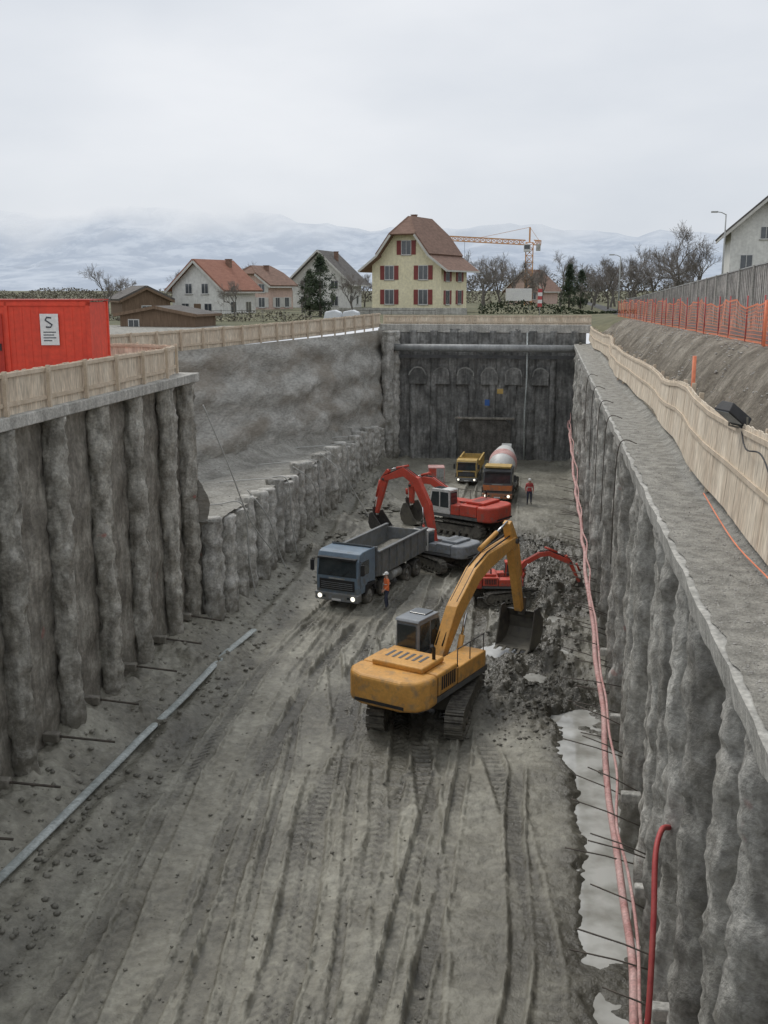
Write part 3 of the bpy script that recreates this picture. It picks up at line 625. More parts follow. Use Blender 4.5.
for y in (43,51,58,67,73): cab_paths.append([(-16,y-1,benchz(y)+.25),(-14,y,benchz(y)+.3),(-12.85,y+.4,benchz(y)+.2),(-12.75,y+.8,benchz(y)*.5),(-12.6,y+1.2,.5)])
for pts in cab_paths:
    hose('cable','thin pale cable hanging down the pit side',pts,.03,'cable','cable','cables on the pit side')
for y in [30,36,41,47,54]:
    hose('cable','thin dark cable hanging over the capping beam',[(2.6,y,9.78),(2.15,y+.3,9.7),(2.08,y+.6,8.0),(2.1,y+1,6.0)],.015,'rust','cable','cables on the pile wall')

# ------------------------------------------------------------------ vehicles
def offset_poly(pts,ths):
    pts=[Vector((p[0],p[1])) for p in pts]; a=[];b=[]
    for i,p in enumerate(pts):
        d=(pts[min(i+1,len(pts)-1)]-pts[max(i-1,0)]).normalized(); n=Vector((-d.y,d.x))*ths[i]/2
        a.append(tuple(p+n)); b.append(tuple(p-n))
    return a+b[::-1]
def excavator(label,loc,rz,up,body,cabm,boomm,arm,scale=1,group=None,bucketm='steel',thick=.66):
    r_=root('crawler_excavator',loc,rz,scale); tag(r_,label,'excavator',group)
    for s in (-1,1):
        g=G(); hl=1.95; rr=.47; zc=.5; per=2*math.pi*rr+4*hl; N=46
        for k in range(N):
            t=per*k/N
            if t<2*hl: c=(-hl+t,zc+rr); a=0
            elif t<2*hl+math.pi*rr:
                q=(t-2*hl)/rr; c=(hl+rr*math.sin(q),zc+rr*math.cos(q)); a=-q
            elif t<4*hl+math.pi*rr: c=(hl-(t-2*hl-math.pi*rr),zc-rr); a=math.pi
            else:
                q=(t-4*hl-math.pi*rr)/rr; c=(-hl-rr*math.sin(q),zc-rr*math.cos(q)); a=math.pi-q
            g.M=Matrix.Translation((s*1.28,c[0],c[1]))@Matrix.Rotation(a,4,'X'); g.box(-.3,.3,-.095,.095,-.03,.03); g.box(-.3,.3,-.02,.02,.03,.065)
        g.M=Matrix()
        tr=g.obj('track','track',r_)
        g=G(); g.prism([(-1.7,.3),(1.7,.3),(1.9,.5),(1.7,.78),(-1.7,.78),(-1.9,.5)],s*1.28-.2,s*1.28+.2)
        for yy in np.linspace(-1.5,1.5,7): g.cyl((s*1.28-.24,yy,.2),(s*1.28+.24,yy,.2),.13,n=10)
        g.obj('track_frame','track',tr)
        for yy in (-1.95,1.95):
            g=G(); g.cyl((s*1.28-.23,yy,.5),(s*1.28+.23,yy,.5),.38,n=16); g.cyl((s*1.28-.27,yy,.5),(s*1.28+.27,yy,.5),.14,n=10); g.obj('sprocket','track',tr)
    g=G(); g.box(-1.1,1.1,-.9,.9,.45,.95); g.cyl((0,0,.9),(0,0,1.2),.72,n=20); g.obj('undercarriage','steel',r_)
    U=Matrix.Rotation(up,4,'Z')
    def S(): return G(U.copy())
    S().box(-1.38,1.38,-2.3,1.7,1.2,1.42).obj('upper_frame','darkgrey',r_,bevel=.02)
    cw=[(-1.46,-1.95),(1.46,-1.95),(1.46,-2.55),(1.25,-2.95),(.75,-3.2),(-.75,-3.2),(-1.25,-2.95),(-1.46,-2.55)]
    g=S(); g.prism(cw,1.18,2.2,'xy'); cwo=g.obj('counterweight',body,r_,bevel=.16,seg=4)
    g=S(); g.box(-1.42,1.42,-1.93,-.6,1.43,2.18); g.obj('engine_hood',body,r_,bevel=.07,seg=3)
    g=S(); g.box(-.9,1.0,-2.2,-.75,2.19,2.38); g.obj('hood_cover',body,r_,bevel=.06,seg=3)
    g=S(); g.box(.5,1.42,-.58,1.5,1.43,2.0); g.obj('tank_housing',body,r_,bevel=.05)
    g=S(); g.box(-1.42,-.5,-.58,.1,1.43,2.08); g.obj('side_cover',body,r_,bevel=.05)
    g=S(); g.box(-.35,.4,-.5,1.3,1.43,1.75); g.obj('boom_mount','darkgrey',r_,bevel=.04)
    g=S()
    for k in range(7): g.box(1.425,1.435,-1.7+k*.14,-1.62+k*.14,1.6,2.05)
    g.obj('side_grille','black',r_)
    g=S()
    for k in range(6): g.box(-.7+k*.25,-.6+k*.25,-1.7,-1.1,2.385,2.392)
    g.obj('hood_grille','darkgrey',r_)
    for yy in (-1.94,-.59): S().box(1.421,1.428,yy-.012,yy+.012,1.45,2.1).obj('panel_seam','black',r_)
    S().box(-.9,.9,-3.225,-3.2,1.32,1.42).obj('rear_bumper_strip','black',r_)
    S().tube([(.85,-1.2,2.15),(.85,-1.2,2.75),(.85,-1.35,2.88)],.06,8).obj('exhaust_pipe','black',r_)
    g=S()
    for (a,b) in [((1.35,-.5,2.0),(1.35,-.5,2.6)),((1.35,1.4,2.0),(1.35,1.4,2.6)),((1.35,-.5,2.6),(1.35,1.4,2.6)),((1.35,.4,2.0),(1.35,.4,2.6))]: g.cyl(a,b,.02,n=6)
    g.obj('handrail','steel',r_)
    cp=[(.15,1.4),(1.75,1.4),(1.92,1.95),(1.66,2.9),(1.4,2.98),(.2,2.98)]
    g=S(); g.prism(cp,-1.42,-.5); cab=g.obj('cab',cabm,r_,bevel=.06)
    g=S(); g.prism([(.12,2.96),(1.68,2.94),(1.55,3.03),(.2,3.05)],-1.43,-.49); g.obj('cab_roof',cabm,cab,bevel=.03)
    for sx in (-1.428,-.492):
        g=S(); g.prism([(1.02,1.85),(1.74,1.9),(1.57,2.82),(1.02,2.86)],sx-.006,sx+.006); g.obj('side_window','glass',cab)
        g=S(); g.prism([(.25,1.85),(.92,1.85),(.92,2.86),(.28,2.86)],sx-.006,sx+.006); g.obj('side_window','glass',cab)
    g=S(); g.add([(-1.34,1.925,2.0),(-.58,1.925,2.0),(-.58,1.715,2.84),(-1.34,1.715,2.84)],[(0,1,2,3)]); g.obj('windscreen','glass',cab)
    g=S(); g.box(-1.33,-.6,.135,.147,1.85,2.85); g.obj('rear_window','glass',cab)
    S().box(-1.3,-.65,.9,1.5,3.04,3.08).obj('roof_hatch','glass',cab,bevel=.02)
    ft,kn,tp,st,se,bang=arm['foot'],arm['mid'],arm['tip'],arm['stick_top'],arm['stick_end'],arm['bucket']
    ft=Vector(ft);tp=Vector(tp)
    ctr=[tuple(ft)]+[tuple(p) for p in kn]+[tuple(tp)]
    th=[.34]+[thick]*len(kn)+[.34]
    g=S(); g.prism(offset_poly(ctr,th),-.22+.05,.22+.05); boom=g.obj('boom',boomm,r_,bevel=.03)
    sp=[tuple(st),tuple(arm['tip']),tuple((Vector(arm['tip'])*.5+Vector(se)*.5)),tuple(se)]
    g=S(); g.prism(offset_poly(sp,[.22,thick*.85,thick*.62,.24]),-.16+.05,.16+.05); stick=g.obj('stick',boomm,r_,bevel=.03)
    for p_ in (ft,tp):
        g=S(); g.cyl((-.3+.05,p_.x,p_.y),(.3+.05,p_.x,p_.y),.1,n=12); g.obj('pivot_pin','steel',r_)
    m=Vector(kn[0])
    for sx in (-.32,.42):
        a=Vector((sx,1.25,1.45)); b=Vector((sx,m.x+.2,m.y-.05)); md=a.lerp(b,.55)
        S().cyl(a,md,.1,n=12).obj('hydraulic_cylinder',boomm,r_); S().cyl(md,b,.05,n=10).obj('piston_rod','chrome',r_)
    a2=Vector(kn[-1])+Vector((-.4,.52)); b2=Vector(st)
    a=Vector((.05,a2.x,a2.y)); b=Vector((.05,b2.x,b2.y)); md=a.lerp(b,.6)
    S().cyl(a,md,.09,n=12).obj('hydraulic_cylinder',boomm,r_); S().cyl(md,b,.05,n=10).obj('piston_rod','chrome',r_)
    dirv=(Vector(se)-Vector(arm['tip'])).normalized(); nn=Vector((-dirv.y,dirv.x))
    if nn.x<0: nn=-nn
    a2=Vector(arm['tip'])+dirv*.3+nn*.45; b2=Vector(se)-dirv*.35+nn*.42
    a=Vector((.05,a2.x,a2.y)); b=Vector((.05,b2.x,b2.y)); md=a.lerp(b,.6)
    S().cyl(a,md,.085,n=12).obj('hydraulic_cylinder',boomm,r_); S().cyl(md,b,.045,n=10).obj('piston_rod','chrome',r_)
    g=S(); e=Vector((.05,se[0],se[1])); g.beam(b,e+Vector((0,nn.x*.3,nn.y*.3-.35)),.3,.1); g.obj('bucket_link','steel',r_)
    for sx in (-.1,.15):
        g=S(); g.tube([(sx,ft.x+.1,ft.y+.45)]+[(sx,k_[0],k_[1]+thick*.56) for k_ in kn]+[(sx,tp.x,tp.y+.3)],.03,6)
        g.obj('hydraulic_hose','black',r_)
    cs,sn=math.cos(bang),math.sin(bang)
    def T(p): return (se[0]+p[0]*cs-p[1]*sn, se[1]+p[0]*sn+p[1]*cs)
    prof=[(-.12,.12),(.2,.16),(.45,-.1),(.72,-.45),(.78,-.9),(.55,-1.3),(.1,-1.5),(-.45,-1.5)]
    w=arm.get('bw',.68)
    g=S(); pr_=[T(p) for p in prof]
    for sx in (-w,w-.05): g.prism(pr_,sx+.05,sx+.10)
    inn=[T((p[0]*.93-.01,p[1]*.95)) for p in prof]
    for k in range(2,len(prof)-1):
        g.prism([pr_[k],pr_[k+1],inn[k+1],inn[k]],-w+.1,w+.05)
    for k in range(5):
        x=-w+.1+k*(2*w-.1)/4.3; g.prism([T((-.4,-1.53)),T((-.4,-1.42)),T((-.72,-1.56))],x,x+.12)
    g.obj('bucket',bucketm,r_,bevel=.012)
    g=S(); g.box(.6,.75,1.5,1.56,1.8,1.9); g.obj('work_lamp','whitep',r_)
    return r_
excavator('orange-yellow crawler excavator digging in the churned mud',(-3.6,33.6,-.08),R(-5),R(-18),'yellow','cabgrey','yellow',
  dict(foot=(.55,1.7),mid=[(1.7,3.1),(3.1,4.1),(4.0,4.4)],tip=(6.3,4.7),stick_top=(5.9,5.5),stick_end=(7.2,1.7),bucket=R(-5),bw=.75),thick=.62)
excavator('red crawler excavator with white cab, its arm folded low',(-4.5,60.5,0),R(60),R(0),'redp','whitep','redp',
  dict(foot=(.55,1.75),mid=[(1.6,2.7),(2.6,3.2),(3.2,3.2)],tip=(4.4,2.7),stick_top=(4.1,3.3),stick_end=(4.4,1.4),bucket=R(-20)),scale=.88,thick=.5)
excavator('compact crawler excavator with white cab and tall red arched boom',(-5.1,52.6,0),R(40),R(20),'cabgrey','whitep','redp',
  dict(foot=(.55,1.75),mid=[(1.3,4.6),(2.4,6.5),(3.6,7.1)],tip=(5.6,6.3),stick_top=(5.2,7.1),stick_end=(6.4,3.4),bucket=R(-30)),scale=.66,thick=.74)
excavator('small red excavator with its arm stretched to the pile wall',(-1.6,47.2,0),R(-60),R(-22),'redp','redp','redp',
  dict(foot=(.55,1.75),mid=[(1.8,3.2),(3.0,3.9),(3.8,4.0)],tip=(5.6,3.2),stick_top=(5.2,3.8),stick_end=(6.4,1.5),bucket=R(-10)),scale=.54,thick=.42)

def wheel(g_parent,x,y,r,w,side):
    o=G(); n=22
    prof=[(-w/2,r*.62),(-w/2,r*.93),(-w/2+.05,r),(w/2-.05,r),(w/2,r*.93),(w/2,r*.62)]
    vs=[];fs=[]
    for k in range(n):
        t=2*math.pi*k/n
        for p in prof: vs.append((x+p[0],y+p[1]*math.cos(t),r+p[1]*math.sin(t)))
    m=len(prof)
    for k in range(n):
        for q in range(m): fs.append((k*m+q,k*m+(q+1)%m,((k+1)%n)*m+(q+1)%m,((k+1)%n)*m+q))
    o.add(vs,fs,True)
    for k in range(n):
        t=2*math.pi*k/n; T=Matrix.Translation((x,y,r))@Matrix.Rotation(t,4,'X'); o.M=T; o.box(-w/2+.03,w/2-.03,-.03,.03,r-.01,r+.018)
    o.M=Matrix()
    wh=o.obj('wheel','tyre',g_parent)
    q=G(); xo=x+side*w*.2; q.cyl((xo-.06,y,r),(xo+.06,y,r),r*.6,n=18); q.cyl((xo,y,r),(xo+side*.16,y,r),r*.22,n=10); q.obj('rim','greyp',wh)
    return wh
def truck_base(r_,cabm,L_=8.4,stripe=None):
    g=G()
    for s in (-1,1): g.box(s*.45-.06,s*.45+.06,.5,L_-.2,.78,1.05)
    for yy in (1.5,3.2,5,6.4,7.7): g.box(-.5,.5,yy-.06,yy+.06,.7,.95)
    g.obj('chassis','steel',r_)
    cp=[(0.02,.75),(.0,1.55),(.1,2.5),(.28,2.86),(.6,2.93),(1.95,2.93),(2.0,2.8),(2.0,1.0),(1.9,1.0),(1.75,1.15),(1.1,1.2),(.85,.75)]
    cab=G().prism(cp,-1.2,1.2).obj('cab',cabm,r_,bevel=.06,seg=3)
    G().box(-1.24,1.24,-.1,.35,.38,.8).obj('bumper','cabgrey' if stripe is None else stripe,r_,bevel=.05)
    g=G(); g.box(-1.0,1.0,-.03,.01,.95,1.5)
    g.obj('grille','black',cab)
    for k in range(4): G().box(-.9,.9,-.05,-.031,1.03+k*.1,1.05+k*.1).obj('grille_bar','cabgrey',cab)
    G().box(-.45,.45,-.05,-.031,1.53,1.6).obj('badge_strip','greyp',cab)
    g=G(); g.add([(-1.1,.0,1.68),(1.1,.0,1.68),(1.05,.082,2.5),(-1.05,.082,2.5)],[(0,1,2,3)]); ws=g.obj('windscreen','glass',cab); ws.location=(0,-.006,0)
    G().box(-1.1,1.1,-.06,.2,2.54,2.65).obj('sun_visor','black',cab,bevel=.02)
    G().tube([(-.5,-.03,1.7),(-.1,.0,2.05)],.012,5).obj('wiper','black',cab); G().tube([(.3,-.03,1.7),(.7,.0,2.05)],.012,5).obj('wiper','black',cab)
    for s in (-1,1):
        G().prism([(.3,1.72),(1.25,1.68),(1.25,2.42),(.4,2.42)],s*1.206-.005,s*1.206+.005).obj('side_window','glass',cab)
        G().box(min(s*1.2,s*1.212),max(s*1.2,s*1.212),.24,.25,1.1,2.6).obj('door_edge','black',cab)
        g=G(); g.tube([(s*1.2,.25,2.5),(s*1.45,.05,2.5),(s*1.45,.05,1.8)],.018,6); g.box(s*1.45-.1,s*1.45+.1,.0,.08,1.85,2.4); g.obj('mirror','black',cab,bevel=.01)
        G().cyl((s*.95,-.12,.6),(s*.95,-.08,.6),.12,n=14).obj('headlight','lamp',r_)
        G().box(s*.7-.08,s*.7+.08,-.115,-.09,.54,.66).obj('fog_lamp','glass',r_)
        G().prism([(.75,.7),(.85,1.15),(1.9,1.15),(2.05,.7),(1.9,.7),(1.75,1.0),(1.1,1.0),(.9,.7)],s*1.22-.18,s*1.22+.03).obj('mudguard','black',r_)
    G().box(-.26,.26,-.115,-.102,.42,.53).obj('number_plate','sign',r_)
    for i,yy in enumerate((1.4,3.15,6.1,7.45)):
        for s in (-1,1): wheel(r_,s*(1.02 if i<2 else .93),yy,.5,.3 if i<2 else .55,s)
    g=G(); g.cyl((1.0,4.0,.85),(1.0,5.2,.85),.28,n=14); g.obj('fuel_tank','greyp',r_)
    g=G(); g.box(-1.2,-.7,4.0,5.2,.6,1.1); g.obj('side_locker','steel',r_,bevel=.03)
    return cab
def dumptruck(label,loc,rz,cabm,bodym,scale=1,group='trucks in the pit'):
    r_=root('dump_truck',loc,rz,scale); tag(r_,label,'dump truck',group)
    truck_base(r_,cabm)
    g=G(); g.box(-1.22,1.22,2.35,8.3,1.22,1.34)
    for s in (-1,1):
        x=s*1.22; g.add([(x-.04,2.3,1.25),(x+.04,2.3,1.25),(x+.04,8.5,1.25),(x-.04,8.5,1.25),(x-.04,2.2,2.6),(x+.04,2.2,2.6),(x+.04,8.6,2.5),(x-.04,8.6,2.5)],[(0,3,2,1),(4,5,6,7),(0,1,5,4),(1,2,6,5),(2,3,7,6),(3,0,4,7)])
        for k in range(7):
            yy=2.6+k*.93; g.box(min(x,x+s*.12),max(x,x+s*.12),yy,yy+.1,1.3,2.5)
        g.box(min(x-s*.06,x+s*.13),max(x-s*.06,x+s*.13),2.2,8.6,2.53,2.63)
    g.box(-1.2,1.2,2.2,2.3,1.25,2.85); g.box(-1.2,1.2,8.42,8.5,1.25,2.45)
    g.prism([(2.2,2.75),(2.2,2.85),(1.6,3.05),(1.6,2.97)],-1.15,1.15)
    b=g.obj('dump_body',bodym,r_,bevel=.012)
    P_=np.array([[(x,y,1.5+.35*math.cos(x*1.1)+.15*N3(x,y,3,.8)) for x in np.linspace(-1.17,1.17,16)] for y in np.linspace(2.32,8.4,40)])
    l=grid_obj('mud_load',P_,'clodwet'); l.parent=r_
    return r_
dumptruck('blue-grey tipper truck with headlights on and muddy body',(-8.95,44.6,-.03),R(-17),'blue','dump',.88)
dumptruck('yellow tipper truck parked near the end wall',(-5.5,76.0,0),R(-2),'yelp','yelp',.62)
r_=root('concrete_mixer_truck',(-2.95,69.5,0),R(-3),.8); tag(r_,'concrete mixer truck with pale drum and orange-black cab','concrete mixer','trucks in the pit')
cb=truck_base(r_,'darkgrey',stripe='orangep')
G().box(-1.215,1.215,-.06,.7,1.05,1.5).obj('cab_front_panel','orangep',cb,bevel=.02)
G().box(-1.1,1.1,.1,1.6,2.94,3.1).obj('roof_sign','yelp',cb,bevel=.03)
prof=[(0,.35),(.5,.85),(1.6,1.18),(2.6,1.2),(4.2,.85),(5.0,.45)]
g=G(); a0=Vector((0,2.5,2.1)); dv=Vector((0,.97,.26)).normalized()
g.tube([a0+dv*p[0] for p in prof],[p[1] for p in prof],24); g.obj('mixer_drum','whitep',r_)
g=G(); g.tube([a0+dv*1.6,a0+dv*1.75,a0+dv*2.45,a0+dv*2.6],[1.19,1.215,1.225,1.205],24,caps=False); g.obj('drum_stripe','hosepink',r_)
g=G(); g.box(-.6,.6,7.3,7.9,1.0,3.2); g.prism([(7.3,3.2),(8.2,3.9),(8.3,3.3),(7.9,3.0)],-.45,.45); g.obj('charge_hopper','greyp',r_,bevel=.04)
g=G(); g.prism([(7.8,2.2),(8.9,1.3),(8.9,1.2),(7.8,2.0)],-.25,.25); g.obj('chute','greyp',r_)
G().box(-1.0,1.0,2.1,2.4,1.05,2.4).obj('water_tank','yelp',r_,bevel=.05)
r_=root('site_container',(-7.7,76,0),R(8),.6); tag(r_,'small faded red tool container by the end wall','container')
g=G().box(-1.0,1.0,0,2.2,.1,2.0); g.obj('shell','hosepink',r_,bevel=.03); G().box(-.9,-.05,-.03,-.002,.2,1.9).obj('door','redp',r_); G().box(.05,.9,-.03,-.002,.2,1.9).obj('door','greyp',r_)
for x,y,h in [(-10.5,64,1.0),(-9.8,66,.8),(-11.2,57,.9)]:
    g=G(); rr_=random.Random(int(x*10))
    for _ in range(40): 
        a=rr_.uniform(0,6.28); q=rr_.random()*h*1.3; rock(g,x+q*math.cos(a),y+q*math.sin(a),max(.05,(h*1.3-q)*.45)*rr_.uniform(.5,1.1),rr_.uniform(.1,.3),rr_)
    tag(g.obj('rubble_heap','clod'),'heap of broken concrete rubble','rubble')

# ------------------------------------------------------------------ people
def person(label,loc,rz,pose,mats,helm='helmet',scale=1):
    r_=root('person',loc,rz,scale); tag(r_,label,'person')
    V=[];E=[];Rr=[]
    def v(p,r,parent=None):
        V.append(p);Rr.append(r)
        if parent is not None: E.append((parent,len(V)-1))
        return len(V)-1
    pel=v((0,0,.95),.145); wa=v((0,.01,1.1),.135,pel); chst=v((0,.01,1.32),.165,wa); nk=v((0,.0,1.49),.065,chst); hd=v((0,-.01,1.6),.085,nk); ht=v((0,0,1.7),.085,hd)
    v((0,-.105,1.61),.018,hd)
    for s in (-1,1):
        l=pose['legs'][0 if s<0 else 1]
        hp=v((s*.1,0,.88),.105,pel); kn=v((s*.12,l[0],.49),.07,hp); an=v((s*.13,l[1],.1),.048,kn); v((s*.15,l[1]-.16,.045),.045,an)
        a=pose['arms'][0 if s<0 else 1]
        sh=v((s*.19,.01,1.4),.075,chst); el=v((s*.19+a[0][0],a[0][1],a[0][2]),.05,sh); wr=v((s*.19+a[1][0],a[1][1],a[1][2]),.032,el)
        d=(Vector(V[wr])-Vector(V[el])).normalized(); pm_=Vector(V[wr])+d*.06; pa=v(tuple(pm_),.034,wr)
        side=d.cross(Vector((1,0,0))).normalized()
        for q in range(4):
            b=pm_+d*.05+side*(q-1.5)*.022; f1=v(tuple(b),.010,pa); v(tuple(b+d*(.05-.006*abs(q-1.5))+Vector((-s*.012,0,0))),.008,f1)
        t=pm_+side*.045-d*.01; f1=v(tuple(t),.011,pa); v(tuple(t+d*.04+side*.01),.009,f1)
    me=bpy.data.meshes.new('body'); me.from_pydata(V,E,[]); o=bpy.data.objects.new('tmp',me); COL.objects.link(o)
    sk=o.modifiers.new('skin','SKIN')
    for i,d in enumerate(me.skin_vertices[0].data): d.radius=(Rr[i],Rr[i]*(.8 if i in(1,2) else 1)); d.use_root=(i==0)
    ss=o.modifiers.new('ss','SUBSURF'); ss.levels=1; ss.render_levels=1
    dg=bpy.context.evaluated_depsgraph_get(); m2=bpy.data.meshes.new_from_object(o.evaluated_get(dg)); m2.name='body'
    bpy.data.objects.remove(o)
    for mm in ['skin']+mats: m2.materials.append(M[mm])
    for p in m2.polygons:
        z=p.center.z; x=abs(p.center.x); p.use_smooth=True
        if z<.14: k=3
        elif z<.93 and x<.27 and not (x>.2 and z>.68): k=2
        elif z>1.49: k=0
        elif min((p.center-Vector(V[i])).length for i in range(len(V)) if Rr[i]<=.034 and Rr[i]!=.018)<.07: k=0
        else: k=1
        p.material_index=k
    b=bpy.data.objects.new('body',m2); COL.objects.link(b); b.parent=r_
    g=G(); pr2=[(1.665,.118),(1.70,.114),(1.76,.085),(1.79,.03)]
    g.tube([(0,0,z) for z,_ in pr2],[r for _,r in pr2],14); g.box(-.08,.08,-.16,-.09,1.66,1.675); g.obj('helmet',helm,r_)
    for s in (-1,1):
        G().cyl((s*.032,-.085,1.625),(s*.032,-.098,1.625),.011,n=8).obj('eye','ink',r_)
    G().box(-.028,.028,-.092,-.085,1.563,1.572).obj('mouth','shutter',r_)
    g=G(); g.tube([(0,.01,1.2),(0,.01,1.235)],[.172,.176],16,caps=False); g.obj('reflective_band','sign',r_)
    return r_
person('worker in orange jacket and white helmet standing beside the truck',(-6.75,44.9,fz(-6.75,44.9)),R(-60),
   dict(legs=[(.05,.12),(-.1,-.05)],arms=[((-.08,.06,1.13),(-.06,-.06,.9)),((.07,-.02,1.14),(.04,-.2,.98))]),['orangec','bluec','bootc'],scale=.97)
person('worker in dark red and blue workwear standing on the mud',(-.8,69.2,fz(-.8,69.2)),R(10),
   dict(legs=[(-.06,.0),(.02,.08)],arms=[((-.06,.03,1.13),(-.05,-.08,.9)),((.06,.03,1.13),(.05,-.08,.9))]),['hosered','bluec','bootc'])

# ------------------------------------------------------------------ red container office
r_=root('site_office_container',(-19.1,35.6,gz(-22,35)+.15),R(8)); tag(r_,'red site office container with white notice on its wall','container')
g=G(); g.box(-3.2,3.0,0,2.4,0,2.7)
g.obj('container_shell','contred',r_)
for x0,x1 in ((.2,1.1),(2.0,2.86)):
    g=G()
    for k in range(int((x1-x0)/.3)+1):
        x=x0+k*.3; g.box(x,x+.1,-.012,-.002,.2,2.5)
    g.obj('wall_ribs','contred',r_)
g=G()
for x in (-3.24,2.88): g.box(x,x+.16,-.05,.12,0,2.73); g.box(x,x+.16,2.3,2.45,0,2.73)
g.box(-3.24,3.04,-.05,.1,2.57,2.75); g.box(-3.24,3.04,-.05,.1,-.02,.14); g.box(-.02,.1,-.05,.1,0,2.73)
g.obj('corner_frame','contred',r_,bevel=.015)
G().box(-3.26,3.06,-.08,2.46,2.75,2.80).obj('roof_sheet','contdoor',r_)
sg=G().box(1.25,1.9,-.08,-.05,1.2,2.3).obj('notice_board','sign',r_)
g=G(); g.tube([(1.66,-.084,2.16),(1.5,-.084,2.18),(1.44,-.084,2.08),(1.56,-.084,2.0),(1.68,-.084,1.92),(1.62,-.084,1.83),(1.46,-.084,1.84)],.028,6)
g.obj('notice_emblem','ink',sg)
for k,w in enumerate((.45,.38,.45,.3)): G().box(1.35,1.35+w,-.086,-.082,1.64-k*.1,1.675-k*.1).obj('notice_line','ink',sg)
dr=G().box(-.98,-.12,-.06,-.03,.1,2.3).obj('door','contdoor',r_,bevel=.01)
G().box(-.25,-.19,-.1,-.061,1.0,1.25).obj('handle','black',dr)
G().box(-.8,-.35,-.07,-.061,1.75,1.84).obj('door_lettering_strip','sign',dr)

# ------------------------------------------------------------------ houses
def house(name,label,loc,rz,w,l,hw,hr,wallm,roofm,ov=.8,clip=0,flare=False,wins=(),sidewins=(),door=None,chim=None,shut=None,eave='eave'):
    r_=root(name,loc,rz); tag(r_,label,'house')
    hx=w/2; FR=1.0
    if flare: bx,bz=hx-1.2,hw+FR
    else: bx,bz=None,None
    def zroof(x):
        x=abs(x)
        if flare:
            if x>bx: return hw+(hx-x)/(1.2)*FR
            return bz+(bx-x)/bx*(hr-FR)
        return hw+(hx-x)/hx*hr
    top=hw+hr; xk=0
    if clip:
        zk=top-clip
        xk=bx*(1-(zk-bz)/(hr-FR)) if flare else hx*(1-(zk-hw)/hr)
    prof=[(-hx,-.6),(hx,-.6),(hx,hw)]
    if flare: prof.append((bx,bz))
    if clip: prof+=[(xk,top-clip),(-xk,top-clip)]
    else: prof.append((0,top))
    if flare: prof.append((-bx,bz))
    prof.append((-hx,hw))
    prof=[(x,z if z<0 else z-.06) for x,z in prof]
    G().prism(prof,0,l,'xz').obj('wall',wallm,r_)
    ze=hw-ov*(.65 if flare else hr/hx)
    g=G(); y0,y1=-ov,l+ov; c=clip*.9 if clip else 0
    for s in (-1,1):
        E0,E1=(s*(hx+ov),y0,ze),(s*(hx+ov),y1,ze)
        if flare:
            B0,B1=(s*bx,y0,bz),(s*bx,y1,bz); g.add([E0,E1,B1,B0],[(0,1,2,3)])
        else: B0,B1=E0,E1
        if clip: g.add([B0,B1,(s*xk,y1,top-clip),(0,y1-c-.3,top),(0,y0+c+.3,top),(s*xk,y0,top-clip)],[(0,1,2,3,4,5)])
        else: g.add([B0,B1,(0,y1,top),(0,y0,top)],[(0,1,2,3)])
    if clip:
        for yy,yr in ((y0,y0+c+.3),(y1,y1-c-.3)): g.add([(-xk,yy,top-clip),(xk,yy,top-clip),(0,yr,top)],[(0,1,2)])
    rf=g.obj('roof',roofm,r_); so=rf.modifiers.new('s','SOLIDIFY'); so.thickness=.22; so.offset=1
    for s in (-1,1):
        g=G()
        line=[(s*(hx+ov),ze)]
        if flare: line.append((s*bx,bz))
        line.append((s*xk,top-clip) if clip else (0,top))
        for a,b in zip(line[:-1],line[1:]): g.beam((a[0],y0-.03,a[1]-.12),(b[0],y0-.03,b[1]-.12),.06,.26)
        g.beam((s*(hx+ov),y0,ze-.1),(s*(hx+ov),y1,ze-.1),.08,.2)
        g.obj('eave_board',eave,r_)
    def win(T,ww,wh):
        f=G(T); f.box(-ww/2-.08,ww/2+.08,-.05,-.003,-.08,wh+.08); fo=f.obj('window','frame',r_)
        p=G(T); p.box(-ww/2,-.03,-.06,-.052,0,wh); p.box(.03,ww/2,-.06,-.052,0,wh); p.obj('pane','pane',fo)
        q=G(T); q.box(-ww/2-.14,ww/2+.14,-.12,-.003,-.16,-.085); q.obj('sill','conc',fo)
        if shut:
            for s in (-1,1):
                k=G(T); k.box(min(s*(ww/2+.1),s*(ww/2+.68)),max(s*(ww/2+.1),s*(ww/2+.68)),-.07,-.012,-.05,wh+.05); k.obj('shutter',shut,r_)
    for (x,z,ww,wh) in wins: win(Matrix.Translation((x,0,z)),ww,wh)
    for (y,z,ww,wh) in sidewins: win(Matrix.Translation((hx,y,z))@Matrix.Rotation(R(90),4,'Z'),ww,wh)
    if door:
        x,z,ww,wh=door; d=G().box(x-ww/2,x+ww/2,-.06,-.004,z,z+wh).obj('door','shedw',r_); G().cyl((x+ww*.35,-.09,z+wh*.48),(x+ww*.35,-.062,z+wh*.48),.04,n=8).obj('handle','chrome',d)
    if chim:
        for (x,y,h) in chim:
            zt=zroof(x); c_=G(); c_.box(x-.3,x+.3,y-.25,y+.25,zt-.4,zt+h); c_.box(x-.36,x+.36,y-.31,y+.31,zt+h,zt+h+.1); c_.obj('chimney','roofbr',rf)
    return r_
house('farmhouse','cream rendered house with half-hipped brown roof and red shutters',(-17.4,132,11.1),R(-17),9.4,8.5,6.1,5.6,'cream','roofbr',ov=1.3,clip=2.1,flare=True,
  wins=[(-2.3,1.2,1.15,1.7),(2.3,1.2,1.15,1.7),(-2.3,4.2,1.15,1.6),(2.3,4.2,1.15,1.6),(0,7.2,1.2,1.6)],
  sidewins=[(2.0,1.2,1.1,1.6),(6,1.2,1.1,1.6),(2.0,4,1.1,1.4),(6,4,1.1,1.4)],chim=[(-.3,3,.7)],shut='shutter')
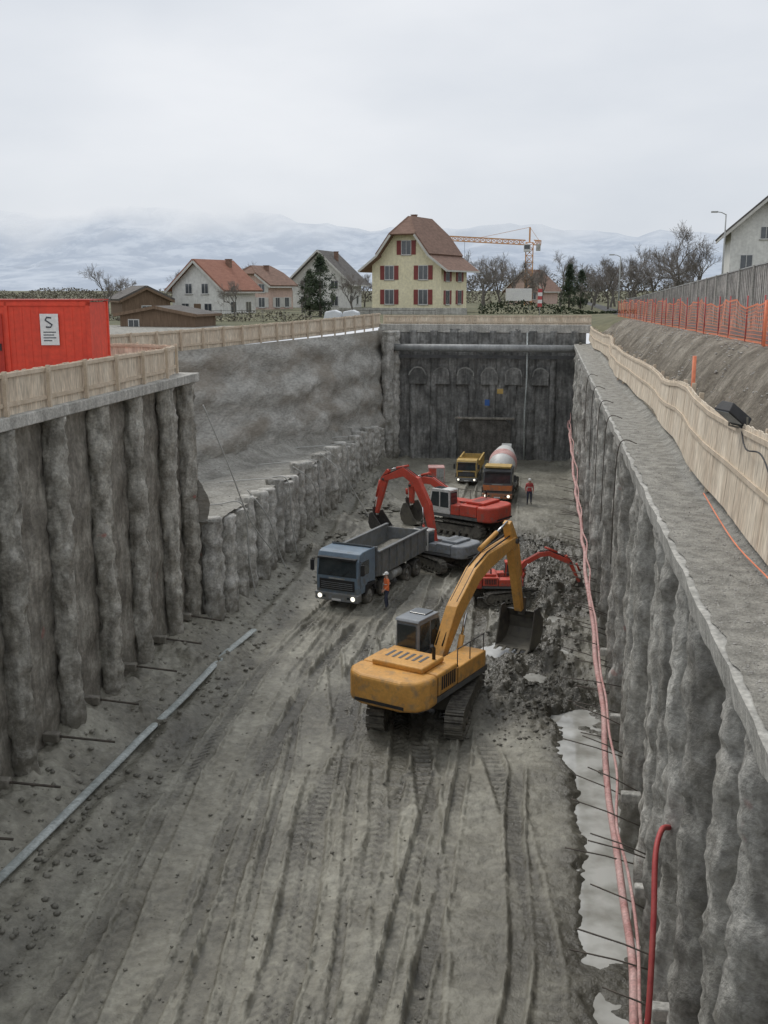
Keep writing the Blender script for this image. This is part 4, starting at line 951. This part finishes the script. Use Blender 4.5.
house('house','white house with red tiled roof and small windows',(-41.0,122,10.4),R(-20),7.5,6.5,3.9,3.1,'whitew','roofred',ov=.6,
  wins=[(-1.8,.8,1,1.2),(1.6,.8,1,1.2),(-1.2,3.2,.9,1.1),(1.2,3.2,.9,1.1)],sidewins=[(2,1,1,1.2),(5,1,1,1.2)],chim=[(1,5,1.0)],door=(0,0,1,2))
house('house','pink house with brown roof and shuttered windows',(-42.6,150,10.7),R(-20),7,6,4.2,2.4,'pinkw','roofbr',ov=.6,clip=1.0,
  wins=[(-2.2,.9,1,1.3),(0,.9,1,1.3),(2.2,.9,1,1.3),(-2.2,3.0,1,1.1),(2.2,3.0,1,1.1),(0,3.0,1,1.1)],sidewins=[(2,.9,1,1.3),(4.4,.9,1,1.3)],chim=[(1,3,.8)],shut='eave')
house('house','white gabled house with dark wide-eaved roof',(-35.4,165,10.8),R(-6),9,8,5.1,4.2,'whitew','roofdk',ov=1.2,
  wins=[(-2.6,.8,1.1,1.4),(2.4,.8,1.1,1.4),(-2.6,3.4,1.1,1.2),(0,3.4,1.1,1.2),(2.4,3.4,1.1,1.2),(0,6.0,1.1,1.1)],sidewins=[(2,1,1,1.3),(5.5,1,1,1.3)],chim=[(1.5,4,1.2)])
house('house','white rendered house with grey-brown gable roof above the barrier',(21.2,112,11.6),R(-6),6.6,11,8.4,2.9,'whitew','roofdk',ov=.9,
  wins=[(-1.7,1.2,1.1,1.4),(1.4,1.2,1.1,1.4),(-1.7,4.4,1.1,1.4),(1.4,4.4,1.1,1.4),(0,7.4,1.0,1.1)],chim=[(1.4,6,1.2)])
house('house','small brown-roofed house among bare trees',(-4.6,215,11.2),R(-25),8,7,3.2,3.6,'pinkw','roofbr',ov=.8,wins=[(-2,1.0,1,1.2),(2,1.0,1,1.2)],chim=[(1,4,.8)])
house('wooden_shed','low brown timber shed with dark sheet roof',(-32.5,86,10.3),R(-8),7.0,4,1.8,.6,'shedw','roofdk',ov=.4,wins=[(-2.2,.5,.9,.7)],eave='shedw')
house('wooden_shed','dark timber barn with low brown roof',(-45,116,10.2),R(35),5.5,6,2.8,1.3,'shedw','roofdk',ov=.4,wins=[(0,1,1,1)],eave='shedw')

# ------------------------------------------------------------------ trees
def bare_tree_meshes(seed,h):
    rd=random.Random(seed); gt=G(); gc=G()
    def br(p,d,L_,r,depth):
        pts=[p];rs=[r]; q=p.copy(); dd=d.copy(); k=3
        for i in range(k):
            dd=(dd+Vector((rd.uniform(-1,1),rd.uniform(-1,1),rd.uniform(-.4,.8)))*.16).normalized(); q=q+dd*L_/k; pts.append(q.copy()); rs.append(max(.010,r*(1-.45*(i+1)/k)))
        (gt if depth<3 else gc).tube(pts,rs,6 if depth<2 else 3,caps=False)
        if depth>=6: return
        n=3 if depth<4 else 4
        for i in range(n):
            t=rd.uniform(.35,1) if depth>0 else rd.uniform(.55,1); idx=min(k,max(1,int(t*k+.5))); base=pts[idx]
            a=rd.uniform(0,6.28); sp=rd.uniform(.35,.85)
            side=dd.cross(Vector((math.cos(a),math.sin(a),.3))).normalized()
            nd=(dd*math.cos(sp)+side*math.sin(sp)+Vector((0,0,.12))).normalized()
            br(base,nd,L_*rd.uniform(.6,.82),max(.011,r*.58),depth+1)
    br(Vector((0,0,-.2)),Vector((0,0,1)),h*.3,h*.02,0)
    return gt.mesh('trunk','bark',False),gc.mesh('crown','twig',False)
bt=[bare_tree_meshes(i+1,10) for i in range(4)]
def bare_tree(i,x,y,h,lab='bare leafless tree with fine twigs'):
    r_=root('bare_tree',(x,y,gz(x,y)),random.uniform(0,6.28),h/10.); tag(r_,lab,'tree','bare trees around the houses')
    for nme,me in zip(('trunk','crown'),bt[i%4]):
        o=bpy.data.objects.new(nme,me); COL.objects.link(o); o.parent=r_
def evergreen_meshes(seed,h,shape='cone',leafm='leaf'):
    rd=random.Random(seed); gt=G().tube([(0,0,-.2),(0,0,h*.5),(0,0,h*.9)],[h*.025,h*.015,.02],7)
    gc=G(); clumps=[]
    for _ in range(130):
        t=rd.random()**.8; z=h*(.06+.92*t)
        rad=(h*.24*(1-t)**.8+.12) if shape=='cone' else h*.29*math.sin(math.pi*min(1,.14+.84*t))
        a=rd.uniform(0,6.28); q=rad*rd.uniform(.25,1.0); clumps.append((math.cos(a)*q,math.sin(a)*q,z,h*.058*rd.uniform(.6,1.5)))
    for (cx,cy,cz,cr_) in clumps:
        for _ in range(50):
            v=Vector((rd.gauss(0,1),rd.gauss(0,1),rd.gauss(0,1))); v.normalize(); v*=cr_*rd.uniform(.3,1.1); c=Vector((cx,cy,cz))+v
            a=Vector((rd.uniform(-1,1),rd.uniform(-1,1),rd.uniform(-1,1))).normalized(); b=a.cross(Vector((rd.uniform(-1,1),.3,.9))).normalized(); s=h*.014*rd.uniform(.6,1.5)
            gc.add([c-a*s,c+b*s*.6,c+a*s,c-b*s*.6],[(0,1,2,3)])
    return gt.mesh('trunk','bark',False),gc.mesh('crown',leafm,False)
et=[evergreen_meshes(5,6,'cone'),evergreen_meshes(6,6,'round')]
def evergreen(i,x,y,h,lab,name='evergreen_tree'):
    r_=root(name,(x,y,gz(x,y)),random.uniform(0,6),h/6.); tag(r_,lab,'tree')
    for nme,me in zip(('trunk','crown'),et[i]):
        o=bpy.data.objects.new(nme,me); COL.objects.link(o); o.parent=r_
evergreen(1,-24.0,112,6.3,'dense dark green evergreen tree beside the cream house')
evergreen(1,-25.6,114,4.8,'dark green bushy evergreen in front of the houses')
evergreen(0,3.2,165,6.5,'dark green conifer among bare trees')
evergreen(1,4.8,160,5.5,'dense dark green evergreen at the street end')
for (i,x,y,h) in [(0,-60,170,7),(1,-33.5,112,5),(2,-47,110,6),(3,-21.5,118,6.0),(0,-29,125,5),(1,-12.5,150,8),(2,-9.5,158,9),(3,-7,165,10),(0,-4,172,9),(1,-1,178,9),(2,2,182,10),(3,5,176,9),(0,8,190,10),(1,11,180,10),(2,14,185,11),(0,20,178,11.5),(1,11.0,150,8),(2,8.5,155,7.5),(3,14,150,9),(0,15.0,128,12),(1,17.0,131,11),(3,6,150,6),(0,-14,142,7),(1,-30,175,7),(2,-50,180,8),(3,-66,160,6),(2,-6,195,10),(1,-11,190,9),(0,12.8,160,9),(3,9.8,172,9)]:
    bare_tree(i,x,y,h*1.12)
def mass(name,lab,x0,x1,y0,y1,h,n,matn,seed,sz=1):
    rd=random.Random(seed); g=G()
    for _ in range(n):
        x=rd.uniform(x0,x1); y=rd.uniform(y0,y1); hh=h*(.5+.7*(noise.noise(Vector((x*.13,y*.05,seed)))+.5)); z=10.9+hh*rd.random()**.8
        s=rd.uniform(.12,.35)*sz; a=Vector((rd.uniform(-1,1),rd.uniform(-1,1),rd.uniform(-1,1))).normalized(); b=a.cross(Vector((.2,.5,.9))).normalized(); c=Vector((x,y,z))
        g.add([c-a*s,c+b*s*.6,c+a*s,c-b*s*.6],[(0,1,2,3)])
    tag(g.obj(name,matn,recalc=False),lab,'woodland',kind='stuff')
mass('woodland','brownish belt of far bare woodland',-30,80,225,245,6.0,16000,'leafbr',4,1.0)
mass('woodland','brownish belt of far bare woodland',-150,-40,230,260,3.4,14000,'leafbr',5,1.0)
mass('hedge','dark low hedge behind the street end',-8,12,125,127,1.4,2500,'leaf',6,.6)
mass('hedge','low scrub along the gardens',-60,-22,98,99.5,1.0,3000,'leafbr',7,.5)

# ------------------------------------------------------------------ crane, lamps, signs
def lattice(g,a,b,w,n):
    a=Vector(a);b=Vector(b); d=(b-a).normalized(); up=Vector((0,0,1)) if abs(d.z)<.9 else Vector((1,0,0)); s=d.cross(up).normalized(); u=s.cross(d).normalized()
    cs=[s*w/2+u*w/2,-s*w/2+u*w/2,-s*w/2-u*w/2,s*w/2-u*w/2]
    for c in cs: g.beam(a+c,b+c,.17,.17)
    for i in range(n):
        p=a.lerp(b,i/n);q=a.lerp(b,(i+1)/n)
        for k in range(4):
            c0,c1=cs[k],cs[(k+1)%4]; g.beam(p+c0,q+c1,.1,.1); g.beam(q+c0,q+c1,.09,.09)
r_=root('tower_crane',(-3.6,200,11.2),R(0)); tag(r_,'orange-beige tower crane with horizontal jib over the village','tower crane')
g=G(); lattice(g,(0,0,-.5),(0,0,11.3),1.3,10); g.obj('mast','crane',r_)
g=G(); lattice(g,(-.8,0,11.3),(-19.5,2.0,12.5),.8,18); g.obj('jib','crane',r_)
g=G(); lattice(g,(.8,0,11.3),(2.0,-.2,11.2),.8,2); g.obj('counter_jib','crane',r_)
g=G(); g.beam((0,0,11.3),(0,0,14.0),.3,.3); g.beam((0,0,14.0),(-9,1,12.3),.06,.06); g.beam((0,0,14.0),(1.8,-.2,11.5),.06,.06); g.obj('tower_peak','crane',r_)
G().box(1.2,2.0,-.7,.3,9.8,11.0).obj('counterweight','conc',r_,bevel=.04)
c_=G().box(-1.0,.2,-1.6,-.7,9.6,11.0).obj('operator_cab','whitep',r_,bevel=.05); G().box(-.9,.1,-1.62,-1.605,10.1,10.8).obj('window','glass',c_)
g=G(); g.cyl((-12,1.3,12.0),(-12,1.3,7.5),.03,n=5); g.obj('hoist_rope','black',r_)
G().box(-12.2,-11.8,1.1,1.5,7.0,7.5).obj('hook_block','yelp',r_)
def lamp_post(x,y,h,arm,rz=0):
    r_=root('street_lamp',(x,y,gz(x,y)),rz); tag(r_,'slim grey street lamp with short arm','street lamp','street lamps along the street')
    G().cyl((0,0,-.1),(0,0,h),.1,.055,n=10).obj('pole','greyp',r_)
    G().tube([(0,0,h-.05),(-arm*.5,0,h+.15),(-arm,0,h+.2)],.04,8).obj('arm','greyp',r_)
    G().box(-arm-.5,-arm+.1,-.13,.13,h+.13,h+.27).obj('lamp_head','greyp',r_,bevel=.04)
lamp_post(15.4,100,9,.8)
lamp_post(11.9,53,9.9,1.2)
lamp_post(8.2,128,6.5,.8)
r_=root('floodlight',(3.5,19.8,11.55),R(20)); tag(r_,'black floodlight clamped to the top of the timber fence','floodlight')
T_=Matrix.Translation((-.1,0,.25))@Matrix.Rotation(R(38),4,'Y')
g=G(T_); g.prism([(-.28,-.1),(.28,-.1),(.2,.1),(-.2,.1)],-.25,.25); g.obj('housing','black',r_,bevel=.02)
g=G(T_); g.box(-.23,.23,-.25,.25,-.112,-.102); g.obj('lens','glass',r_)
G().tube([(0,-.3,.22),(.0,-.32,0),(0,.32,0),(0,.3,.22)],.02,6).obj('bracket','steel',r_)
hose('cable','thin black cable drooping from the floodlight along the fence',[(3.55,19.8,11.6),(3.42,18.5,11.35),(3.4,17,11.45),(3.35,15.5,11.0),(3.4,14.2,10.2)],.014,'black','cable')
hose('cable','thin orange cable trailing over the gravel path',[(3.3,22,9.9),(3.25,18,9.82),(3.35,15,9.85),(3.25,12.5,9.8),(3.3,10,9.8)],.013,'net','cable')
def pole(name,lab,x,y,z,h,r,m,cat='pole'): tag(G().cyl((0,0,0),(0,0,h),r,n=10).obj(name,m,loc=(x,y,z)),lab,cat)
pole('marker_pole','short orange-red pipe standing on the earth bank',4.1,30.5,10.3,1.9,.055,'net')
pole('marker_pole','orange-red stake beside the safety net',6.5,33.5,12.0,1.7,.05,'net')
r_=root('road_sign',(-.7,98,11.0)); tag(r_,'red and white striped marker sign on a post','sign')
G().cyl((0,0,0),(0,0,3.1),.05,n=8).obj('post','greyp',r_)
g=G()
for k in range(5):
    g.cur=k%2; g.box(-.2,.2,-.08,-.04,1.5+k*.32,1.82+k*.32)
g.obj('sign_plate',['hosered','sign'],r_)
r_=root('billboard',(-4.0,150,11.3)); tag(r_,'white billboard panel on two posts','billboard')
for s in (-1.4,1.4): G().box(s-.06,s+.06,0,.12,0,1.3).obj('post','greyp',r_)
G().box(-1.8,1.8,-.08,0,1.2,2.9).obj('panel','sign',r_,bevel=.02)
for q,(x,y) in enumerate([(-18.5,91),(-17.0,91.5)]):
    g=G(); g.prism([(-.8,0),(.8,0),(.7,.8),(.2,1.0),(-.6,.85)],0,1.2,'xz'); tag(g.obj('covered_stack','whitetarp',bevel=.1,loc=(x,y,11.3)),'stack covered with pale blue-white tarpaulin','stack')
r_=G().box(-12,5,-.15,.15,-.3,.9); tag(r_.obj('garden_wall','conc',loc=(-14,121,11.1)),'low concrete garden wall before the cream house','wall')
r_=root('mesh_fence',(-34,96,10.9)); tag(r_,'thin dark metal fence in front of the houses','metal fence')
g=G(); g.beam((0,0,1.2),(24,0,1.3),.04,.04); g.obj('rail','steel',r_)
g=G(); g.beam((0,0,.6),(24,0,.7),.03,.03); g.obj('rail','steel',r_)
for k in range(13): G().cyl((k*2,0,-.2),(k*2,0,1.3+k*.008),.03,n=6).obj('post','steel',r_)

# ------------------------------------------------------------------ mountains
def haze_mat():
    m=bpy.data.materials.new('mountain_painted_haze'); m.use_nodes=True; nt=m.node_tree; nt.nodes.clear(); L=nt.links.new
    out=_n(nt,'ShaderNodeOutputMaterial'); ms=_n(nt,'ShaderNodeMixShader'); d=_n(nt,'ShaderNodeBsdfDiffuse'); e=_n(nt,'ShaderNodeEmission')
    e.inputs[0].default_value=(.505,.57,.665,1); e.inputs[1].default_value=1.0; ms.inputs[0].default_value=.84  # emission blends painted distance haze into the mountain colour
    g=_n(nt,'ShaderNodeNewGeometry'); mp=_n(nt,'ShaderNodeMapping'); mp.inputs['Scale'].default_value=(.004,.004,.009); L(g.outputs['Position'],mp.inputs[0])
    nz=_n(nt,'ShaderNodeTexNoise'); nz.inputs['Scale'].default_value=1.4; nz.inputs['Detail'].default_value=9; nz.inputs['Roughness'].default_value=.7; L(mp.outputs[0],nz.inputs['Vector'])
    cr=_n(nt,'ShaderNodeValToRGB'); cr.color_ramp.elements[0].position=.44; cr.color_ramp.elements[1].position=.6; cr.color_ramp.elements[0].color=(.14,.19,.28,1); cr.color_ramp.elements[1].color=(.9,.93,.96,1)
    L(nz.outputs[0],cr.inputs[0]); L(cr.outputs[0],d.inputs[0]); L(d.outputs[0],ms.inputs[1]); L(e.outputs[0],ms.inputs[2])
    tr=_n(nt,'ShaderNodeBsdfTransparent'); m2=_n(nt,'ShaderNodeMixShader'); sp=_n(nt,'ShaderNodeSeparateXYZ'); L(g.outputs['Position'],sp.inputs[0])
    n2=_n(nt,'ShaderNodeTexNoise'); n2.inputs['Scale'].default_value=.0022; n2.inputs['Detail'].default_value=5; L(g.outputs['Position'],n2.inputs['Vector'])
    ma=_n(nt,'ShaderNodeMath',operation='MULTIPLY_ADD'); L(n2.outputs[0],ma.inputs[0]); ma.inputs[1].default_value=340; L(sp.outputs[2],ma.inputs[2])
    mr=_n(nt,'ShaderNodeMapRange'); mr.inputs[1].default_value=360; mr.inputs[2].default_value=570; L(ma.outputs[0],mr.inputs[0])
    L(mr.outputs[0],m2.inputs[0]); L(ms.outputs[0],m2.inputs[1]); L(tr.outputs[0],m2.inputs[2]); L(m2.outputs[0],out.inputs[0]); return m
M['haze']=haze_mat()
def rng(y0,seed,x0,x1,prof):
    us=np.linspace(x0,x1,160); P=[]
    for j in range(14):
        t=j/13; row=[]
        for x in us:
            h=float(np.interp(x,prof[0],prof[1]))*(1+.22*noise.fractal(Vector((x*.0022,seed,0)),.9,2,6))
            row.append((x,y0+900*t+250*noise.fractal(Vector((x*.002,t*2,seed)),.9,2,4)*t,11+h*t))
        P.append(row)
    tag(grid_obj('mountains',np.array(P),'haze',smooth=True),'snow-streaked mountain range with painted haze, under cloud','mountains',kind='structure')
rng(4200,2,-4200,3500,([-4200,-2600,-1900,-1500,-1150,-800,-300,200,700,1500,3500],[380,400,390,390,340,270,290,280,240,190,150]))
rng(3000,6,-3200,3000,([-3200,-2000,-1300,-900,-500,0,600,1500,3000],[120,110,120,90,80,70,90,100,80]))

# ------------------------------------------------------------------ world, sun, camera
w=bpy.data.worlds.new('World'); scene.world=w; w.use_nodes=True; nt=w.node_tree; nt.nodes.clear(); L=nt.links.new
out=_n(nt,'ShaderNodeOutputWorld'); ms=_n(nt,'ShaderNodeMixShader'); b1=_n(nt,'ShaderNodeBackground'); b2=_n(nt,'ShaderNodeBackground')
sk=_n(nt,'ShaderNodeTexSky',sky_type='NISHITA'); sk.sun_disc=False; sk.sun_elevation=R(52); sk.sun_rotation=R(-40)
L(sk.outputs[0],b1.inputs[0]); b1.inputs[1].default_value=.08
tc=_n(nt,'ShaderNodeTexCoord'); mp=_n(nt,'ShaderNodeMapping'); mp.inputs['Scale'].default_value=(1,1,2.8); L(tc.outputs['Generated'],mp.inputs[0])
nz=_n(nt,'ShaderNodeTexNoise'); nz.inputs['Scale'].default_value=2.0; nz.inputs['Detail'].default_value=5; nz.inputs['Roughness'].default_value=.5; L(mp.outputs[0],nz.inputs['Vector'])
cr=_n(nt,'ShaderNodeValToRGB'); cr.color_ramp.elements[0].position=.28; cr.color_ramp.elements[1].position=.7
cr.color_ramp.elements[0].color=(.64,.685,.75,1); cr.color_ramp.elements[1].color=(.87,.89,.925,1); L(nz.outputs[0],cr.inputs[0])
L(cr.outputs[0],b2.inputs[0]); b2.inputs[1].default_value=1.0
ms.inputs[0].default_value=.95; L(b1.outputs[0],ms.inputs[1]); L(b2.outputs[0],ms.inputs[2]); L(ms.outputs[0],out.inputs[0])
sd=bpy.data.lights.new('sun','SUN'); sd.energy=1.5; sd.angle=R(20); sd.color=(1,.96,.9); so=bpy.data.objects.new('sun',sd); COL.objects.link(so)
so.rotation_euler=Vector((.40,-.46,-.80)).to_track_quat('-Z','Y').to_euler()
cd=bpy.data.cameras.new('camera'); cam=bpy.data.objects.new('camera',cd); COL.objects.link(cam); scene.camera=cam
cam.location=(0,0,14); cam.rotation_euler=(R(90-11.94),0,R(8.69)); cd.lens=1050/1024*36; cd.sensor_width=36; cd.clip_end=20000; cd.clip_start=.1
scene.view_settings.view_transform='Standard'; scene.view_settings.look='None'; scene.view_settings.exposure=0
